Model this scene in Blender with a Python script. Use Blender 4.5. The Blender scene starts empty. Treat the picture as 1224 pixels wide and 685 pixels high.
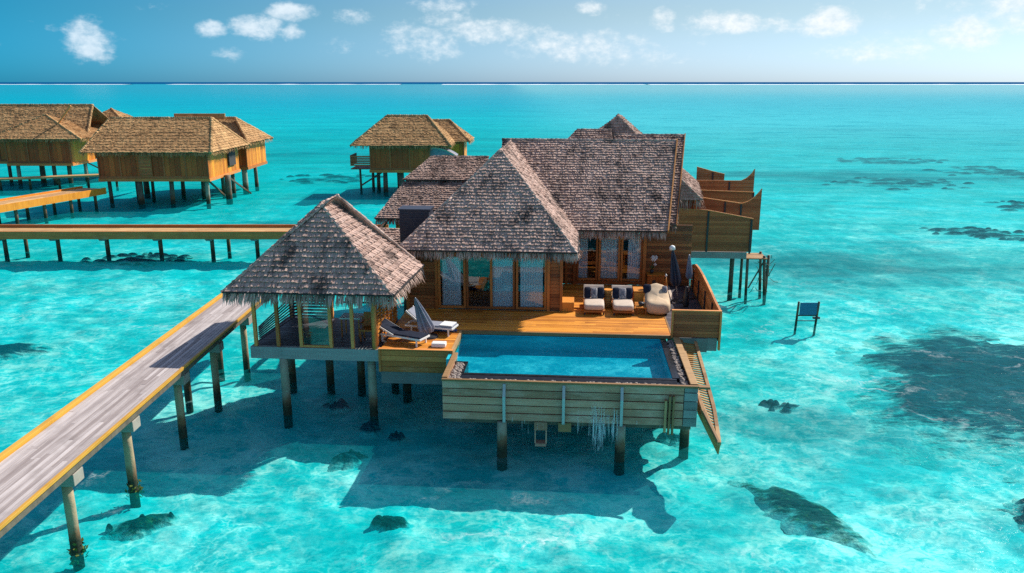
import bpy, math, random
from mathutils import Vector, Matrix, noise
random.seed(7)
R = math.radians
S = bpy.context.scene
COL = S.collection

# ------------------------------------------------------------------ camera, sky, sun, exposure
cam = bpy.data.objects.new("camera", bpy.data.cameras.new("camera"))
COL.objects.link(cam)
cam.location = (0, 0, 12)
cam.rotation_euler = (R(90 - 14.43), 0, 0)
cam.data.sensor_width = 36
cam.data.lens = 950 / 1224 * 36
cam.data.clip_start = 0.2
cam.data.clip_end = 200000
S.camera = cam

SUN_A, SUN_B = 0.92, 0.73                       # shadow shift per metre of height, to the left and towards the viewer
SUN_EL = math.atan(1 / math.hypot(SUN_A, SUN_B))
SUN_AZ = math.atan2(SUN_A, SUN_B)               # clockwise from +Y
sun = bpy.data.objects.new("sun", bpy.data.lights.new("sun", 'SUN'))
COL.objects.link(sun)
sun.data.energy = 4.8
sun.data.angle = R(0.5)
sun.data.color = (1.0, 0.94, 0.85)
sun.rotation_euler = (math.pi / 2 - SUN_EL, 0, math.pi - SUN_AZ)
sun.location = (30, 30, 60)

W = bpy.data.worlds.new("World")
S.world = W
W.use_nodes = True
S.view_settings.view_transform = 'Standard'
S.view_settings.look = 'None'
S.view_settings.exposure = 0.42
S.view_settings.gamma = 1
S.view_settings.use_curve_mapping = False
S.cycles.use_denoising = False
S.cycles.sample_clamp_direct = 2.5
S.cycles.sample_clamp_indirect = 2.0
S.cycles.transparent_max_bounces = 16
S.cycles.max_bounces = 8
S.cycles.caustics_reflective = False
S.cycles.caustics_refractive = False


class NT:
    """small helper for writing node trees"""
    def __init__(s, tree):
        s.t = tree; s.n = tree.nodes; s.l = tree.links

    def add(s, typ, **kw):
        n = s.n.new(typ)
        for k, v in kw.items(): setattr(n, k, v)
        return n

    def put(s, sock, v):
        if isinstance(v, bpy.types.NodeSocket): s.l.new(v, sock)
        elif v is not None:
            if isinstance(v, tuple) and len(v) == 3 and sock.type == 'RGBA': v = v + (1,)
            sock.default_value = v

    def math(s, op, a, b=None, clamp=False):
        n = s.add('ShaderNodeMath', operation=op, use_clamp=clamp)
        s.put(n.inputs[0], a); s.put(n.inputs[1], b)
        return n.outputs[0]

    def mix(s, f, a, b, mode='MIX'):
        n = s.add('ShaderNodeMix', data_type='RGBA', blend_type=mode)
        s.put(n.inputs[0], f); s.put(n.inputs[6], a); s.put(n.inputs[7], b)
        return n.outputs[2]

    def ramp(s, f, *stops):
        n = s.add('ShaderNodeValToRGB')
        e = n.color_ramp.elements
        while len(e) < len(stops): e.new(0.5)
        for i, (p, c) in enumerate(stops):
            e[i].position = p
            e[i].color = (c, c, c, 1) if not isinstance(c, tuple) else c + (1,)
        s.put(n.inputs[0], f)
        return n.outputs[0]

    def smooth(s, v, a, b, lo=0.0, hi=1.0):
        n = s.add('ShaderNodeMapRange', interpolation_type='SMOOTHSTEP')
        for i, x in enumerate((v, a, b, lo, hi)): s.put(n.inputs[i], x)
        return n.outputs[0]

    def noise(s, vec, scale, detail=3, rough=.55, dist=0.0):
        n = s.add('ShaderNodeTexNoise')
        s.put(n.inputs['Vector'], vec)
        n.inputs['Scale'].default_value = scale; n.inputs['Detail'].default_value = detail
        n.inputs['Roughness'].default_value = rough; n.inputs['Distortion'].default_value = dist
        return n

    def mapping(s, vec, scale=(1, 1, 1), rot=(0, 0, 0), loc=(0, 0, 0)):
        n = s.add('ShaderNodeMapping')
        s.put(n.inputs[0], vec)
        n.inputs['Location'].default_value = loc; n.inputs['Rotation'].default_value = rot
        n.inputs['Scale'].default_value = scale
        return n.outputs[0]

    def vadd(s, a, b):
        n = s.add('ShaderNodeVectorMath', operation='ADD'); s.put(n.inputs[0], a); s.put(n.inputs[1], b)
        return n.outputs[0]

    def vscale(s, a, f):
        n = s.add('ShaderNodeVectorMath', operation='SCALE'); s.put(n.inputs[0], a); s.put(n.inputs['Scale'], f)
        return n.outputs[0]


# ------------------------------------------------------------------ sky with clouds (in world directions)
def build_world():
    k = NT(W.node_tree); k.n.clear()
    sky = k.add('ShaderNodeTexSky', sky_type='NISHITA', sun_disc=False)
    sky.sun_elevation = SUN_EL; sky.sun_rotation = SUN_AZ
    sky.altitude = 0; sky.air_density = 1.0; sky.dust_density = 0.6; sky.ozone_density = 2.0
    tc = k.add('ShaderNodeTexCoord').outputs['Generated']
    sp = k.add('ShaderNodeSeparateXYZ'); k.put(sp.inputs[0], tc)
    az = k.math('ARCTAN2', sp.outputs[0], sp.outputs[1])
    el = k.math('ARCSINE', sp.outputs[2])
    az = k.math('MULTIPLY', az, 180 / math.pi); el = k.math('MULTIPLY', el, 180 / math.pi)
    # clear air away from the sun is deeper blue, towards the sun it is paler
    f = k.smooth(az, -40, 12)
    low = k.mix(f, (0.020, 0.50, 1.10), (0.50, 0.73, 1.22))
    up = k.mix(f, (0.020, 0.42, 0.70), (0.50, 0.60, 0.70))
    near = k.mix(k.smooth(el, 0, 5), low, up)
    e = k.smooth(el, 6, 24)
    tint = k.mix(e, near, (1.12, 1.05, 1.02))
    col = k.mix(1.0, sky.outputs[0], tint, 'MULTIPLY')
    # clouds
    cb = k.add('ShaderNodeCombineXYZ'); k.put(cb.inputs[0], az); k.put(cb.inputs[1], el)
    p = cb.outputs[0]
    n1 = k.noise(k.mapping(p, (0.55, 0.95, 1)), 1.0, 6, .62).outputs[0]
    n2 = k.noise(k.mapping(p, (1.6, 2.2, 1), loc=(3, 7, 0)), 1.0, 4, .6).outputs[0]
    blobs = [(-27.1, 2.5, 1.3, 1.25, 1.0), (-26.4, 1.9, .9, .7, .75), (-28.9, 3.0, .5, .4, .45), (-19.9, 3.25, .95, .55, .95),
             (-16.9, 3.5, 1.7, .8, 1.0), (-14.8, 3.2, .8, .55, .85), (-14.7, 4.5, 1.7, .6, .95),
             (-10.6, 4.2, 1.3, .6, .6), (-11.7, 2.4, 1.4, .6, .45), (-18.9, 1.8, 1.2, .55, .45), (-6.0, 2.7, 3.2, 1.3, .66),
             (-4.6, 4.2, 2.2, .8, .65), (-1.5, 3.4, 4.0, .8, .78), (4.5, 2.4, 5.0, 1.1, .72), (10.2, 4.0, .9, .8, .85),
             (14.2, 3.8, 2.6, .75, .9), (20.8, 3.6, 1.9, 1.0, .95), (17.5, 3.5, 1.7, .6, .6), (28.7, 2.8, 1.8, 1.0, .95),
             (31.4, 4.0, 2.2, 1.2, .8), (5.3, 4.9, 1, .5, .7), (-4.5, 5.0, 2.5, .5, .7), (24, 2.0, 4, .8, .58), (8, 1.6, 6, .6, .5),
             (-24, 4.6, 1.5, .4, .3), (-34, 2, 2, 1, .7), (36, 3, 3, 1.2, .8)]
    dens = None
    for a, b, wa, wb, s in blobs:
        da = k.math('MULTIPLY', k.math('SUBTRACT', az, a), 1 / wa)
        db = k.math('MULTIPLY', k.math('SUBTRACT', el, b), 1 / wb)
        r2 = k.math('ADD', k.math('MULTIPLY', da, da), k.math('MULTIPLY', db, db))
        g = k.math('MULTIPLY', k.math('SUBTRACT', 1.0, k.math('MULTIPLY', r2, 0.5)), s)
        dens = g if dens is None else k.math('MAXIMUM', dens, g)
    dens = k.math('MAXIMUM', dens, 0.0)
    nn = k.math('ADD', k.math('MULTIPLY', n1, 0.75), k.math('MULTIPLY', n2, 0.35))
    # scattered clouds over the rest of the sky, seen in the water
    high = k.math('MULTIPLY', k.smooth(el, 7, 16), 0.25)
    haze = k.math('MULTIPLY', k.math('MULTIPLY', k.smooth(az, -20, 30), k.smooth(el, .3, 3.5)), .26)
    dens = k.math('MAXIMUM', k.math('MAXIMUM', dens, high), haze)
    m = k.smooth(k.math('ADD', dens, k.math('MULTIPLY', k.math('SUBTRACT', nn, 0.55), 1.9)), 0.26, 1.12)
    shade = k.mix(n2, (0.66, 0.75, 0.83), (1.05, 1.05, 1.03))
    lit = k.mix(k.smooth(az, -36, 20), (0.75, 0.86, 0.95), (1.0, 1.0, 0.99))
    cloud = k.mix(1.0, shade, lit, 'MULTIPLY')
    cloud = k.vscale(cloud, 7.8)
    col = k.mix(k.math('MULTIPLY', m, 0.88), col, cloud)
    bg = k.add('ShaderNodeBackground'); k.put(bg.inputs[0], col); bg.inputs[1].default_value = 0.108
    out = k.add('ShaderNodeOutputWorld'); k.l.new(bg.outputs[0], out.inputs[0])


build_world()


# ------------------------------------------------------------------ materials
def new_mat(name):
    m = bpy.data.materials.new(name); m.use_nodes = True
    k = NT(m.node_tree); k.n.clear()
    out = k.add('ShaderNodeOutputMaterial')
    return m, k, out


def pbsdf(k, out, color, rough=.6, bump=None, bstr=.3, bdist=.02, metal=0.0, spec=.4):
    b = k.add('ShaderNodeBsdfPrincipled')
    k.put(b.inputs['Base Color'], color); k.put(b.inputs['Roughness'], rough)
    b.inputs['Metallic'].default_value = metal
    b.inputs['Specular IOR Level'].default_value = spec
    if bump is not None:
        bn = k.add('ShaderNodeBump'); bn.inputs['Strength'].default_value = bstr
        bn.inputs['Distance'].default_value = bdist
        k.put(bn.inputs['Height'], bump); k.l.new(bn.outputs[0], b.inputs['Normal'])
    k.l.new(b.outputs[0], out.inputs[0])
    return b


def rnd_attr(k):
    n = k.add('ShaderNodeAttribute'); n.attribute_name = 'rnd'
    return n.outputs['Fac']


def wood(name, dark, light, axis='x', rough=.55, weather=0.0, wcol=(.35, .33, .32), spec=.35, contrast=1.0):
    m, k, out = new_mat(name)
    o = k.add('ShaderNodeTexCoord').outputs['Object']
    r = rnd_attr(k)
    sc = {'x': (.35, 9, 9), 'y': (9, .35, 9), 'z': (9, 9, .35)}[axis]
    off = k.add('ShaderNodeCombineXYZ')
    for i in range(3): k.put(off.inputs[i], k.math('MULTIPLY', r, 37.0 + 11 * i))
    v = k.vadd(k.mapping(o, sc), off.outputs[0])
    g = k.noise(v, 1.0, 5, .65, .4).outputs[0]
    g2 = k.noise(v, 4.5, 3, .6).outputs[0]
    blot = k.noise(o, .9, 4, .6).outputs[0]
    f = k.math('ADD', k.math('MULTIPLY', g, .9), k.math('MULTIPLY', g2, .35))
    f = k.math('ADD', f, k.math('MULTIPLY', k.math('SUBTRACT', r, .5), .75 * contrast))
    f = k.smooth(f, .2, 1.05)
    c = k.mix(f, dark, light)
    c = k.mix(k.smooth(blot, .45, .8, 0, .45), c, tuple(x * .55 for x in dark))
    if weather > 0:
        wv = k.noise(k.mapping(o, (.8, 1.2, 2.5)), .9, 5, .65).outputs[0]
        c = k.mix(k.smooth(k.math('ADD', wv, k.math('MULTIPLY', g2, .25)), .75 - weather * .5, .95, 0, .8), c, wcol)
    pbsdf(k, out, c, k.smooth(g, .2, .8, rough - .12, rough + .2), f, .35, .01, 0, spec)
    return m


def thatch(name, dark, mid, light, stain=(.035, .028, .027), streak=1.0):
    m, k, out = new_mat(name)
    o = k.add('ShaderNodeTexCoord').outputs['Object']
    r = rnd_attr(k)
    fine = k.noise(k.mapping(o, (26, 26, 5)), 1.0, 4, .75).outputs[0]
    vert = k.noise(k.mapping(o, (1.5, 1.1, .34)), 1.0, 5, .62, .3).outputs[0]
    big = k.noise(o, .42, 4, .6).outputs[0]
    f = k.math('ADD', k.math('MULTIPLY', r, .40), k.math('MULTIPLY', fine, .82))
    c = k.ramp(f, (.18, dark), (.58, mid), (1.0, light))
    c = k.mix(k.smooth(vert, .45, .70, 0, .85 * streak), c, stain)
    c = k.mix(k.smooth(big, .5, .75, 0, .42), c, light)
    hue = k.noise(k.mapping(o, (3, 3, 3), loc=(5, 1, 2)), 1.0, 2).outputs[0]
    c = k.mix(k.smooth(hue, .5, .8, 0, .35), c, (mid[0] * 1.15, mid[1] * .95, mid[2] * .9))
    pbsdf(k, out, c, .9, k.math('ADD', fine, k.math('MULTIPLY', vert, .4)), .5, .03, 0, .12)
    return m


def plain(name, col, rough=.6, var=.25, scale=3.0, metal=0.0, spec=.4, bump=.1):
    m, k, out = new_mat(name)
    o = k.add('ShaderNodeTexCoord').outputs['Object']
    n = k.noise(o, scale, 5, .6).outputs[0]
    r = rnd_attr(k)
    c = k.mix(n, tuple(x * (1 - var) for x in col), tuple(min(1, x * (1 + var)) for x in col))
    c = k.mix(k.math('MULTIPLY', r, var), c, tuple(x * .6 for x in col))
    pbsdf(k, out, c, k.smooth(n, .2, .8, max(.05, rough - .1), min(1, rough + .1)), n, bump, .02, metal, spec)
    return m


def fabric(name, col, col2=None, wscale=60):
    m, k, out = new_mat(name)
    o = k.add('ShaderNodeTexCoord').outputs['Object']
    w = k.noise(k.mapping(o, (1, 1, 1)), wscale, 2).outputs[0]
    n = k.noise(o, 5, 4).outputs[0]
    c2 = col2 or tuple(x * .7 for x in col)
    f = k.smooth(k.math('ADD', k.math('MULTIPLY', w, .5), k.math('MULTIPLY', n, .5)), .35, .65)
    c = k.mix(f, c2, col)
    pbsdf(k, out, c, .9, w, .3, .006, 0, .1)
    return m


def piling(name, base, base2):
    """post standing in salt water: stained lower part, dark growth near the waterline"""
    m, k, out = new_mat(name)
    pos = k.add('ShaderNodeNewGeometry').outputs['Position']
    sp = k.add('ShaderNodeSeparateXYZ'); k.put(sp.inputs[0], pos)
    n = k.noise(k.mapping(pos, (3, 3, 1.2)), 1.0, 5, .65).outputs[0]
    nf = k.noise(pos, 9, 4, .7).outputs[0]
    c = k.mix(k.smooth(n, .3, .7), base, base2)
    h = k.math('ADD', sp.outputs[2], k.math('MULTIPLY', k.math('SUBTRACT', n, .5), 1.1))
    c = k.mix(k.smooth(h, .55, 1.0, .85, 0), c, (.16, .075, .03))
    h2 = k.math('ADD', sp.outputs[2], k.math('MULTIPLY', k.math('SUBTRACT', nf, .5), .45))
    g = k.mix(nf, (.012, .016, .013), (.05, .06, .03))
    c = k.mix(k.smooth(h2, .30, .62, 1, 0), c, g)
    pbsdf(k, out, c, .75, nf, .5, .03, 0, .3)
    return m


def glass(name, tint=(.88, .97, .98), refl=.07):
    m, k, out = new_mat(name)
    t = k.add('ShaderNodeBsdfTransparent'); k.put(t.inputs[0], tint)
    g = k.add('ShaderNodeBsdfGlossy'); g.inputs['Roughness'].default_value = .02
    o = k.add('ShaderNodeTexCoord').outputs['Object']
    bn = k.add('ShaderNodeBump'); bn.inputs['Strength'].default_value = .04; bn.inputs['Distance'].default_value = .05
    k.put(bn.inputs['Height'], k.noise(o, .9, 2).outputs[0]); k.l.new(bn.outputs[0], g.inputs['Normal'])
    fr = k.add('ShaderNodeFresnel'); fr.inputs[0].default_value = 1.5
    f = k.math('ADD', fr.outputs[0], refl, True)
    mx = k.add('ShaderNodeMixShader'); k.put(mx.inputs[0], f)
    k.l.new(t.outputs[0], mx.inputs[1]); k.l.new(g.outputs[0], mx.inputs[2])
    k.l.new(mx.outputs[0], out.inputs[0])
    return m


def water(name, tint_lo, tint_hi, scatter, scat_amt, wave=1.0, caustic_amt=1.0, far=True, scl=1.0, foam=True):
    """water surface: tinted clear + turquoise scattering + sky reflection; caustic light and ripple shading are painted into the tint"""
    m, k, out = new_mat(name)
    pos = k.add('ShaderNodeNewGeometry').outputs['Position']
    sp = k.add('ShaderNodeSeparateXYZ'); k.put(sp.inputs[0], pos)
    dist = sp.outputs[1]
    warp = k.vscale(k.vadd(k.noise(pos, .22 * scl, 3, .6).outputs[1], (-.5, -.5, -.5)), 3.6 / scl)
    warp2 = k.vscale(k.vadd(k.noise(pos, 1.1 * scl, 3, .65).outputs[1], (-.5, -.5, -.5)), 1.3 / scl)
    wp = k.vadd(k.vadd(k.mapping(pos, (.75, 1, 1), rot=(0, 0, R(24))), warp), warp2)

    def caustic_veins(scale, w):
        vo = k.add('ShaderNodeTexVoronoi', feature='DISTANCE_TO_EDGE')
        k.put(vo.inputs['Vector'], wp); vo.inputs['Scale'].default_value = scale
        return k.smooth(vo.outputs['Distance'], 0.0, w, 1, 0)
    v = k.math('MAXIMUM', k.math('MULTIPLY', caustic_veins(.40 * scl, .15), 1.15), k.math('MULTIPLY', caustic_veins(1.05 * scl, .14), .95))  # bright caustic light, painted as a vein pattern in the tint
    v = k.math('MAXIMUM', v, k.math('MULTIPLY', caustic_veins(2.3 * scl, .16), .55))
    patch = k.noise(k.mapping(wp, (1, 1, 1)), .33 * scl, 5, .68).outputs[0]
    fine = k.noise(wp, 2.6 * scl, 4, .7).outputs[0]
    v = k.math('MULTIPLY', v, k.smooth(patch, .36, .60, .10, 1.0))
    v = k.math('ADD', v, k.smooth(patch, .46, .76, 0, .55))
    v = k.math('MULTIPLY', v, k.smooth(fine, .28, .70, .40, 1.2))
    if far: v = k.math('MULTIPLY', v, k.smooth(dist, 20, 95, 1.35, .35))
    v = k.math('MULTIPLY', v, caustic_amt, True)
    # normals
    w1 = k.noise(k.mapping(pos, (.9, 1.7, 1), rot=(0, 0, R(12))), .55 * scl, 4, .6, .5).outputs[0]
    w2 = k.noise(k.mapping(pos, (1, 1.9, 1), rot=(0, 0, R(-9))), 2.3 * scl, 4, .65, .4).outputs[0]
    hgt = k.math('ADD', k.math('MULTIPLY', w1, 1.0), k.math('MULTIPLY', w2, .42))
    if far:
        w3 = k.noise(k.mapping(pos, (.30, 1.25, 1), rot=(0, 0, R(7))), .11, 6, .62, .3).outputs[0]
        rip = k.math('ADD', k.math('MULTIPLY', k.math('SUBTRACT', w2, .5), 1.3), k.math('MULTIPLY', k.math('SUBTRACT', w3, .5), 1.5))
        rip = k.math('ADD', rip, k.math('MULTIPLY', k.math('SUBTRACT', w1, .5), .9))
        w4 = k.noise(k.mapping(pos, (.7, 2.6, 1), rot=(0, 0, R(20))), 3.4, 4, .7, .8).outputs[0]
        rip = k.math('ADD', rip, k.math('MULTIPLY', k.math('SUBTRACT', w4, .5), 1.1))
        w5 = k.noise(k.mapping(pos, (.28, 1.5, 1), rot=(0, 0, R(-4))), .38, 4, .65, .4).outputs[0]
        rip = k.math('ADD', rip, k.math('MULTIPLY', k.math('SUBTRACT', w5, .5), k.smooth(dist, 30, 90, .5, 2.2)))
        sky_sheen = k.smooth(sp.outputs[0], -12, 40)  # paler towards the right: sky reflection painted into the water colour
        v = k.math('ADD', v, k.math('MULTIPLY', sky_sheen, .22))
        v = k.math('ADD', v, k.math('MULTIPLY', rip, .80), True)
        deep = k.smooth(rip, .0, .50, 0, .75)  # dark side of the ripples, painted into tint and scatter colour
    tint = k.mix(v, tint_lo, tint_hi)
    if far: tint = k.mix(deep, tint, (.010, .55, .61))
    bn = k.add('ShaderNodeBump'); bn.inputs['Strength'].default_value = .8 * wave; bn.inputs['Distance'].default_value = .32
    k.put(bn.inputs['Height'], hgt)
    tr = k.add('ShaderNodeBsdfTransparent'); k.put(tr.inputs[0], tint)
    df = k.add('ShaderNodeBsdfDiffuse')
    sc = k.mix(k.smooth(k.noise(k.mapping(pos, (.5, 1.6, 1)), .035, 5, .6).outputs[0], .3, .7), scatter[0], scatter[1])
    if far:
        sc = k.mix(sky_sheen, sc, (.085, .58, .63))
        sc = k.mix(k.smooth(dist, 60, 500), sc, k.mix(sky_sheen, scatter[2], (.055, .47, .57)))
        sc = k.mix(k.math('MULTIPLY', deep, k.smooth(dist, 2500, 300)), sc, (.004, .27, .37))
        sc = k.mix(k.smooth(dist, 500, 1500, 0, .8), sc, k.mix(sky_sheen, (.012, .36, .50), (.14, .50, .58)))
    k.put(df.inputs[0], sc)
    m1 = k.add('ShaderNodeMixShader')
    k.put(m1.inputs[0], k.smooth(dist, 45, 260, scat_amt, .8) if far else scat_amt)
    k.l.new(tr.outputs[0], m1.inputs[1]); k.l.new(df.outputs[0], m1.inputs[2])
    last = m1.outputs[0]
    if foam:  # white foam wisps that also paint bright caustic lines on the surface
        fv = k.add('ShaderNodeTexVoronoi', feature='DISTANCE_TO_EDGE'); k.put(fv.inputs['Vector'], wp)
        fv.inputs['Scale'].default_value = .5
        fm = k.math('MULTIPLY', k.smooth(fv.outputs['Distance'], 0, .10, 1, 0), k.smooth(k.noise(wp, .21, 4, .6).outputs[0], .50, .70))
        fm = k.math('MULTIPLY', fm, k.smooth(k.noise(wp, 4.5, 4, .75).outputs[0], .40, .68))
        fm = k.math('MULTIPLY', fm, k.smooth(dist, 26, 60, .5, .06))
        fd = k.add('ShaderNodeBsdfDiffuse'); fd.inputs[0].default_value = (.80, .86, .85, 1)
        m3 = k.add('ShaderNodeMixShader'); k.put(m3.inputs[0], fm)
        k.l.new(last, m3.inputs[1]); k.l.new(fd.outputs[0], m3.inputs[2]); last = m3.outputs[0]
    gl = k.add('ShaderNodeBsdfGlossy'); gl.inputs['Roughness'].default_value = .07
    bg_ = k.add('ShaderNodeBump'); bg_.inputs['Strength'].default_value = .34 * wave; bg_.inputs['Distance'].default_value = .32
    k.put(bg_.inputs['Height'], hgt)
    k.l.new(bg_.outputs[0], gl.inputs['Normal']); k.l.new(bn.outputs[0], df.inputs['Normal'])
    fr = k.add('ShaderNodeFresnel'); fr.inputs[0].default_value = 1.33; k.l.new(bg_.outputs[0], fr.inputs['Normal'])
    f = k.math('MINIMUM', k.math('MULTIPLY', fr.outputs[0], k.smooth(dist, 30, 120, .22, .6)), k.smooth(dist, 50, 1200, .026, .34))     # a rippled sea never mirrors like flat glass at low angles
    m2 = k.add('ShaderNodeMixShader'); k.put(m2.inputs[0], f)
    k.l.new(last, m2.inputs[1]); k.l.new(gl.outputs[0], m2.inputs[2])
    k.l.new(m2.outputs[0], out.inputs[0])
    return m


def seabed(name):
    m, k, out = new_mat(name)
    pos = k.add('ShaderNodeNewGeometry').outputs['Position']
    n = k.noise(pos, .12, 6, .62).outputs[0]
    n2 = k.noise(k.mapping(pos, (.35, 1.3, 1)), .02, 5, .65).outputs[0]
    nf = k.noise(pos, 1.6, 5, .7).outputs[0]
    c = k.mix(k.smooth(n, .35, .68), (.60, .66, .60), (.90, .89, .84))
    c = k.mix(k.smooth(nf, .45, .8, 0, .3), c, (.40, .45, .40))
    c = k.mix(k.smooth(k.math('ADD', n2, k.math('MULTIPLY', n, .3)), .64, .80, 0, .8), c, (.06, .13, .15))
    pbsdf(k, out, c, .95, nf, .3, .1, 0, .05)
    return m


def coral(name, a, b, c3):
    m, k, out = new_mat(name)
    pos = k.add('ShaderNodeNewGeometry').outputs['Position']
    n = k.noise(k.mapping(pos, (1, 1.8, 1), rot=(0, 0, R(20))), 1.4, 6, .72).outputs[0]
    nf = k.noise(pos, 5.5, 4, .7).outputs[0]
    c = k.mix(k.smooth(n, .3, .7), a, b)
    c = k.mix(k.smooth(nf, .50, .72, 0, .9), c, c3)
    st = k.noise(k.mapping(pos, (.7, 3.2, 1), rot=(0, 0, R(-24))), 1.3, 5, .7).outputs[0]
    c = k.mix(k.smooth(st, .52, .70, 0, .75), c, tuple(x * 2.2 for x in b))
    sp = k.add('ShaderNodeSeparateXYZ'); k.put(sp.inputs[0], pos)
    n3 = k.noise(k.mapping(pos, (.8, 2.4, 1), rot=(0, 0, R(-14))), 1.7, 6, .75).outputs[0]
    hh = k.math('ADD', sp.outputs[2], k.math('MULTIPLY', k.math('SUBTRACT', n3, .5), .55))
    c = k.mix(k.smooth(hh, -.52, -.34, .95, 0), c, (.60, .66, .60))
    pbsdf(k, out, c, .9, nf, .8, .1, 0, .1)
    return m


M = {}
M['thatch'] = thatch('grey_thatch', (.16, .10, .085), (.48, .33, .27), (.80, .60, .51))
M['thatch_rear'] = thatch('grey_thatch_shaded_side', (.12, .076, .06), (.38, .255, .205), (.66, .49, .405))  # the same thatch darkened, shade put into its colour
M['thatch_far'] = thatch('golden_thatch', (.13, .065, .03), (.46, .265, .12), (.78, .50, .24), (.08, .045, .026), .7)
M['batten'] = plain('dark_eave_batten', (.025, .022, .022), .8)
M['deck'] = wood('orange_deck_boards', (.42, .135, .016), (.84, .35, .045), 'x', .5, spec=.3)
M['deckdark'] = wood('dark_and_shaded_boards', (.045, .04, .05), (.11, .095, .11), 'x', .55)  # own dark tone on the floors, painted shade on the sun deck
M['wall'] = wood('brown_wall_boards', (.16, .052, .015), (.42, .155, .045), 'x', .5)
M['orange'] = wood('orange_wood', (.34, .10, .014), (.68, .26, .035), 'z', .5)
M['frame'] = wood('window_frame_wood', (.27, .08, .016), (.56, .20, .042), 'z', .45)
M['post'] = wood('pale_post_wood', (.42, .145, .035), (.74, .31, .085), 'z', .5)
M['screen'] = wood('screen_boards', (.27, .078, .022), (.49, .155, .048), 'x', .55, .1, (.50, .22, .11))
M['fascia'] = wood('fascia_boards', (.40, .13, .025), (.74, .28, .07), 'x', .55, .12, (.60, .30, .15))
M['cladding'] = wood('weathered_pool_boards', (.26, .125, .07), (.60, .33, .20), 'x', .65, .5, (.70, .48, .37))
M['rim'] = wood('pool_rim_wood', (.24, .13, .05), (.48, .29, .13), 'x', .55)
M['walk'] = wood('grey_walkway_boards', (.24, .195, .185), (.60, .54, .52), 'y', .75, 0, (.56, .53, .51), .15, .55)
M['rail'] = wood('yellow_edge_beam', (.36, .17, .02), (.66, .36, .05), 'y', .5)
M['walkx'] = wood('tan_walkway_boards', (.40, .21, .08), (.68, .42, .18), 'x', .6)
M['beam'] = wood('grey_green_beam', (.15, .17, .16), (.32, .35, .33), 'x', .7, .3, (.22, .27, .27))
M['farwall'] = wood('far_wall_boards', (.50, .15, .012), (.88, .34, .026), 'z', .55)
M['farshaded'] = wood('far_shaded_boards', (.36, .072, .012), (.62, .15, .026), 'z', .55)  # darker copy of the far wall boards, front shade put into the colour
M['pile'] = piling('pale_piling', (.36, .34, .26), (.24, .24, .18))
M['piledark'] = piling('dark_piling', (.10, .085, .065), (.17, .14, .10))
M['pilewarm'] = piling('warm_piling', (.45, .33, .19), (.33, .25, .16))
M['cap'] = plain('pile_cap_concrete', (.33, .30, .25), .8, .3)
M['glass'] = glass('window_glass')
M['curtain'] = fabric('pale_curtain', (.86, .90, .95), (.74, .80, .88), 20)
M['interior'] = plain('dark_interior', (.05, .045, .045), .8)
M['white'] = plain('white_paint', (.78, .77, .74), .5, .08)
M['cushion'] = fabric('cream_cushion', (.62, .51, .42), (.50, .41, .33), 40)
M['beige'] = fabric('beige_canvas', (.66, .50, .34), (.55, .40, .26), 40)
M['navy'] = fabric('navy_fabric', (.025, .032, .055), (.015, .018, .03), 60)
M['greyfab'] = fabric('grey_fabric', (.30, .31, .36), (.20, .21, .26), 60)
M['stripe'] = fabric('mottled_grey_fabric', (.40, .38, .38), (.12, .12, .14), 22)
M['towelblue'] = fabric('blue_towel', (.05, .12, .33), (.03, .08, .24), 80)
M['black'] = plain('black_tile', (.016, .017, .02), .25, .3, 6)
M['dark'] = plain('dark_metal', (.03, .032, .038), .4, .3)
M['pooltile'] = plain('pool_mosaic', (.02, .50, .62), .4, .3, 16)
M['slate'] = plain('slate_blue_panel', (.028, .033, .055), .55, .2)
M['pebble'] = plain('mixed_pebbles', (.34, .28, .24), .8, .55, 14)
M['blue'] = plain('blue_sign_face', (.015, .16, .28), .5, .25, 6)
M['leaf'] = plain('plant_leaf', (.05, .10, .025), .6, .3)
M['weed'] = plain('algae_growth', (.14, .17, .03), .9, .6, 9)
M['wicker'] = wood('woven_wicker', (.28, .13, .03), (.52, .28, .08), 'x', .7)
M['metal'] = plain('galvanised_metal', (.45, .47, .47), .45, .2, 5, .3)
M['foam'] = plain('breaker_foam', (.85, .88, .88), .9, .1, 1)
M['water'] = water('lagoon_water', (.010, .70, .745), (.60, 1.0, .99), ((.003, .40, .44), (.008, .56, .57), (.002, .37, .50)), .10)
M['poolwater'] = water('pool_water', (.08, .66, .74), (.95, 1.0, 1.0), ((.01, .30, .42), (.01, .30, .42)), .08, .35, 1.0, False, 2.4, False)
M['deep'] = plain('deep_ocean_water', (.004, .085, .21), 1.0, .2, .001, 0, 0)
M['sand'] = seabed('sandy_seabed')
M['coral'] = coral('dark_coral', (.001, .020, .040), (.004, .050, .080), (.02, .11, .12))
M['coralgreen'] = coral('green_coral', (.003, .028, .030), (.012, .06, .05), (.13, .18, .06))


def drip_mat():
    m, k, out = new_mat('falling_water')
    t = k.add('ShaderNodeBsdfTransparent'); d = k.add('ShaderNodeBsdfDiffuse'); d.inputs[0].default_value = (.8, .88, .9, 1)
    o = k.add('ShaderNodeTexCoord').outputs['Object']
    n = k.noise(k.mapping(o, (24, 24, 1.6)), 1.0, 4, .7).outputs[0]
    mx = k.add('ShaderNodeMixShader'); k.put(mx.inputs[0], k.smooth(n, .42, .75, 0, .75))
    k.l.new(t.outputs[0], mx.inputs[1]); k.l.new(d.outputs[0], mx.inputs[2]); k.l.new(mx.outputs[0], out.inputs[0])
    return m


M['drip'] = drip_mat()

# ------------------------------------------------------------------ frames, things and mesh building
YAW = R(4.6)                                     # the main villa is turned a little clockwise
FRAME_H = Matrix.Rotation(-YAW, 4, 'Z')
FRAME_W = Matrix.Identity(4)
BASE = {}


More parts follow.
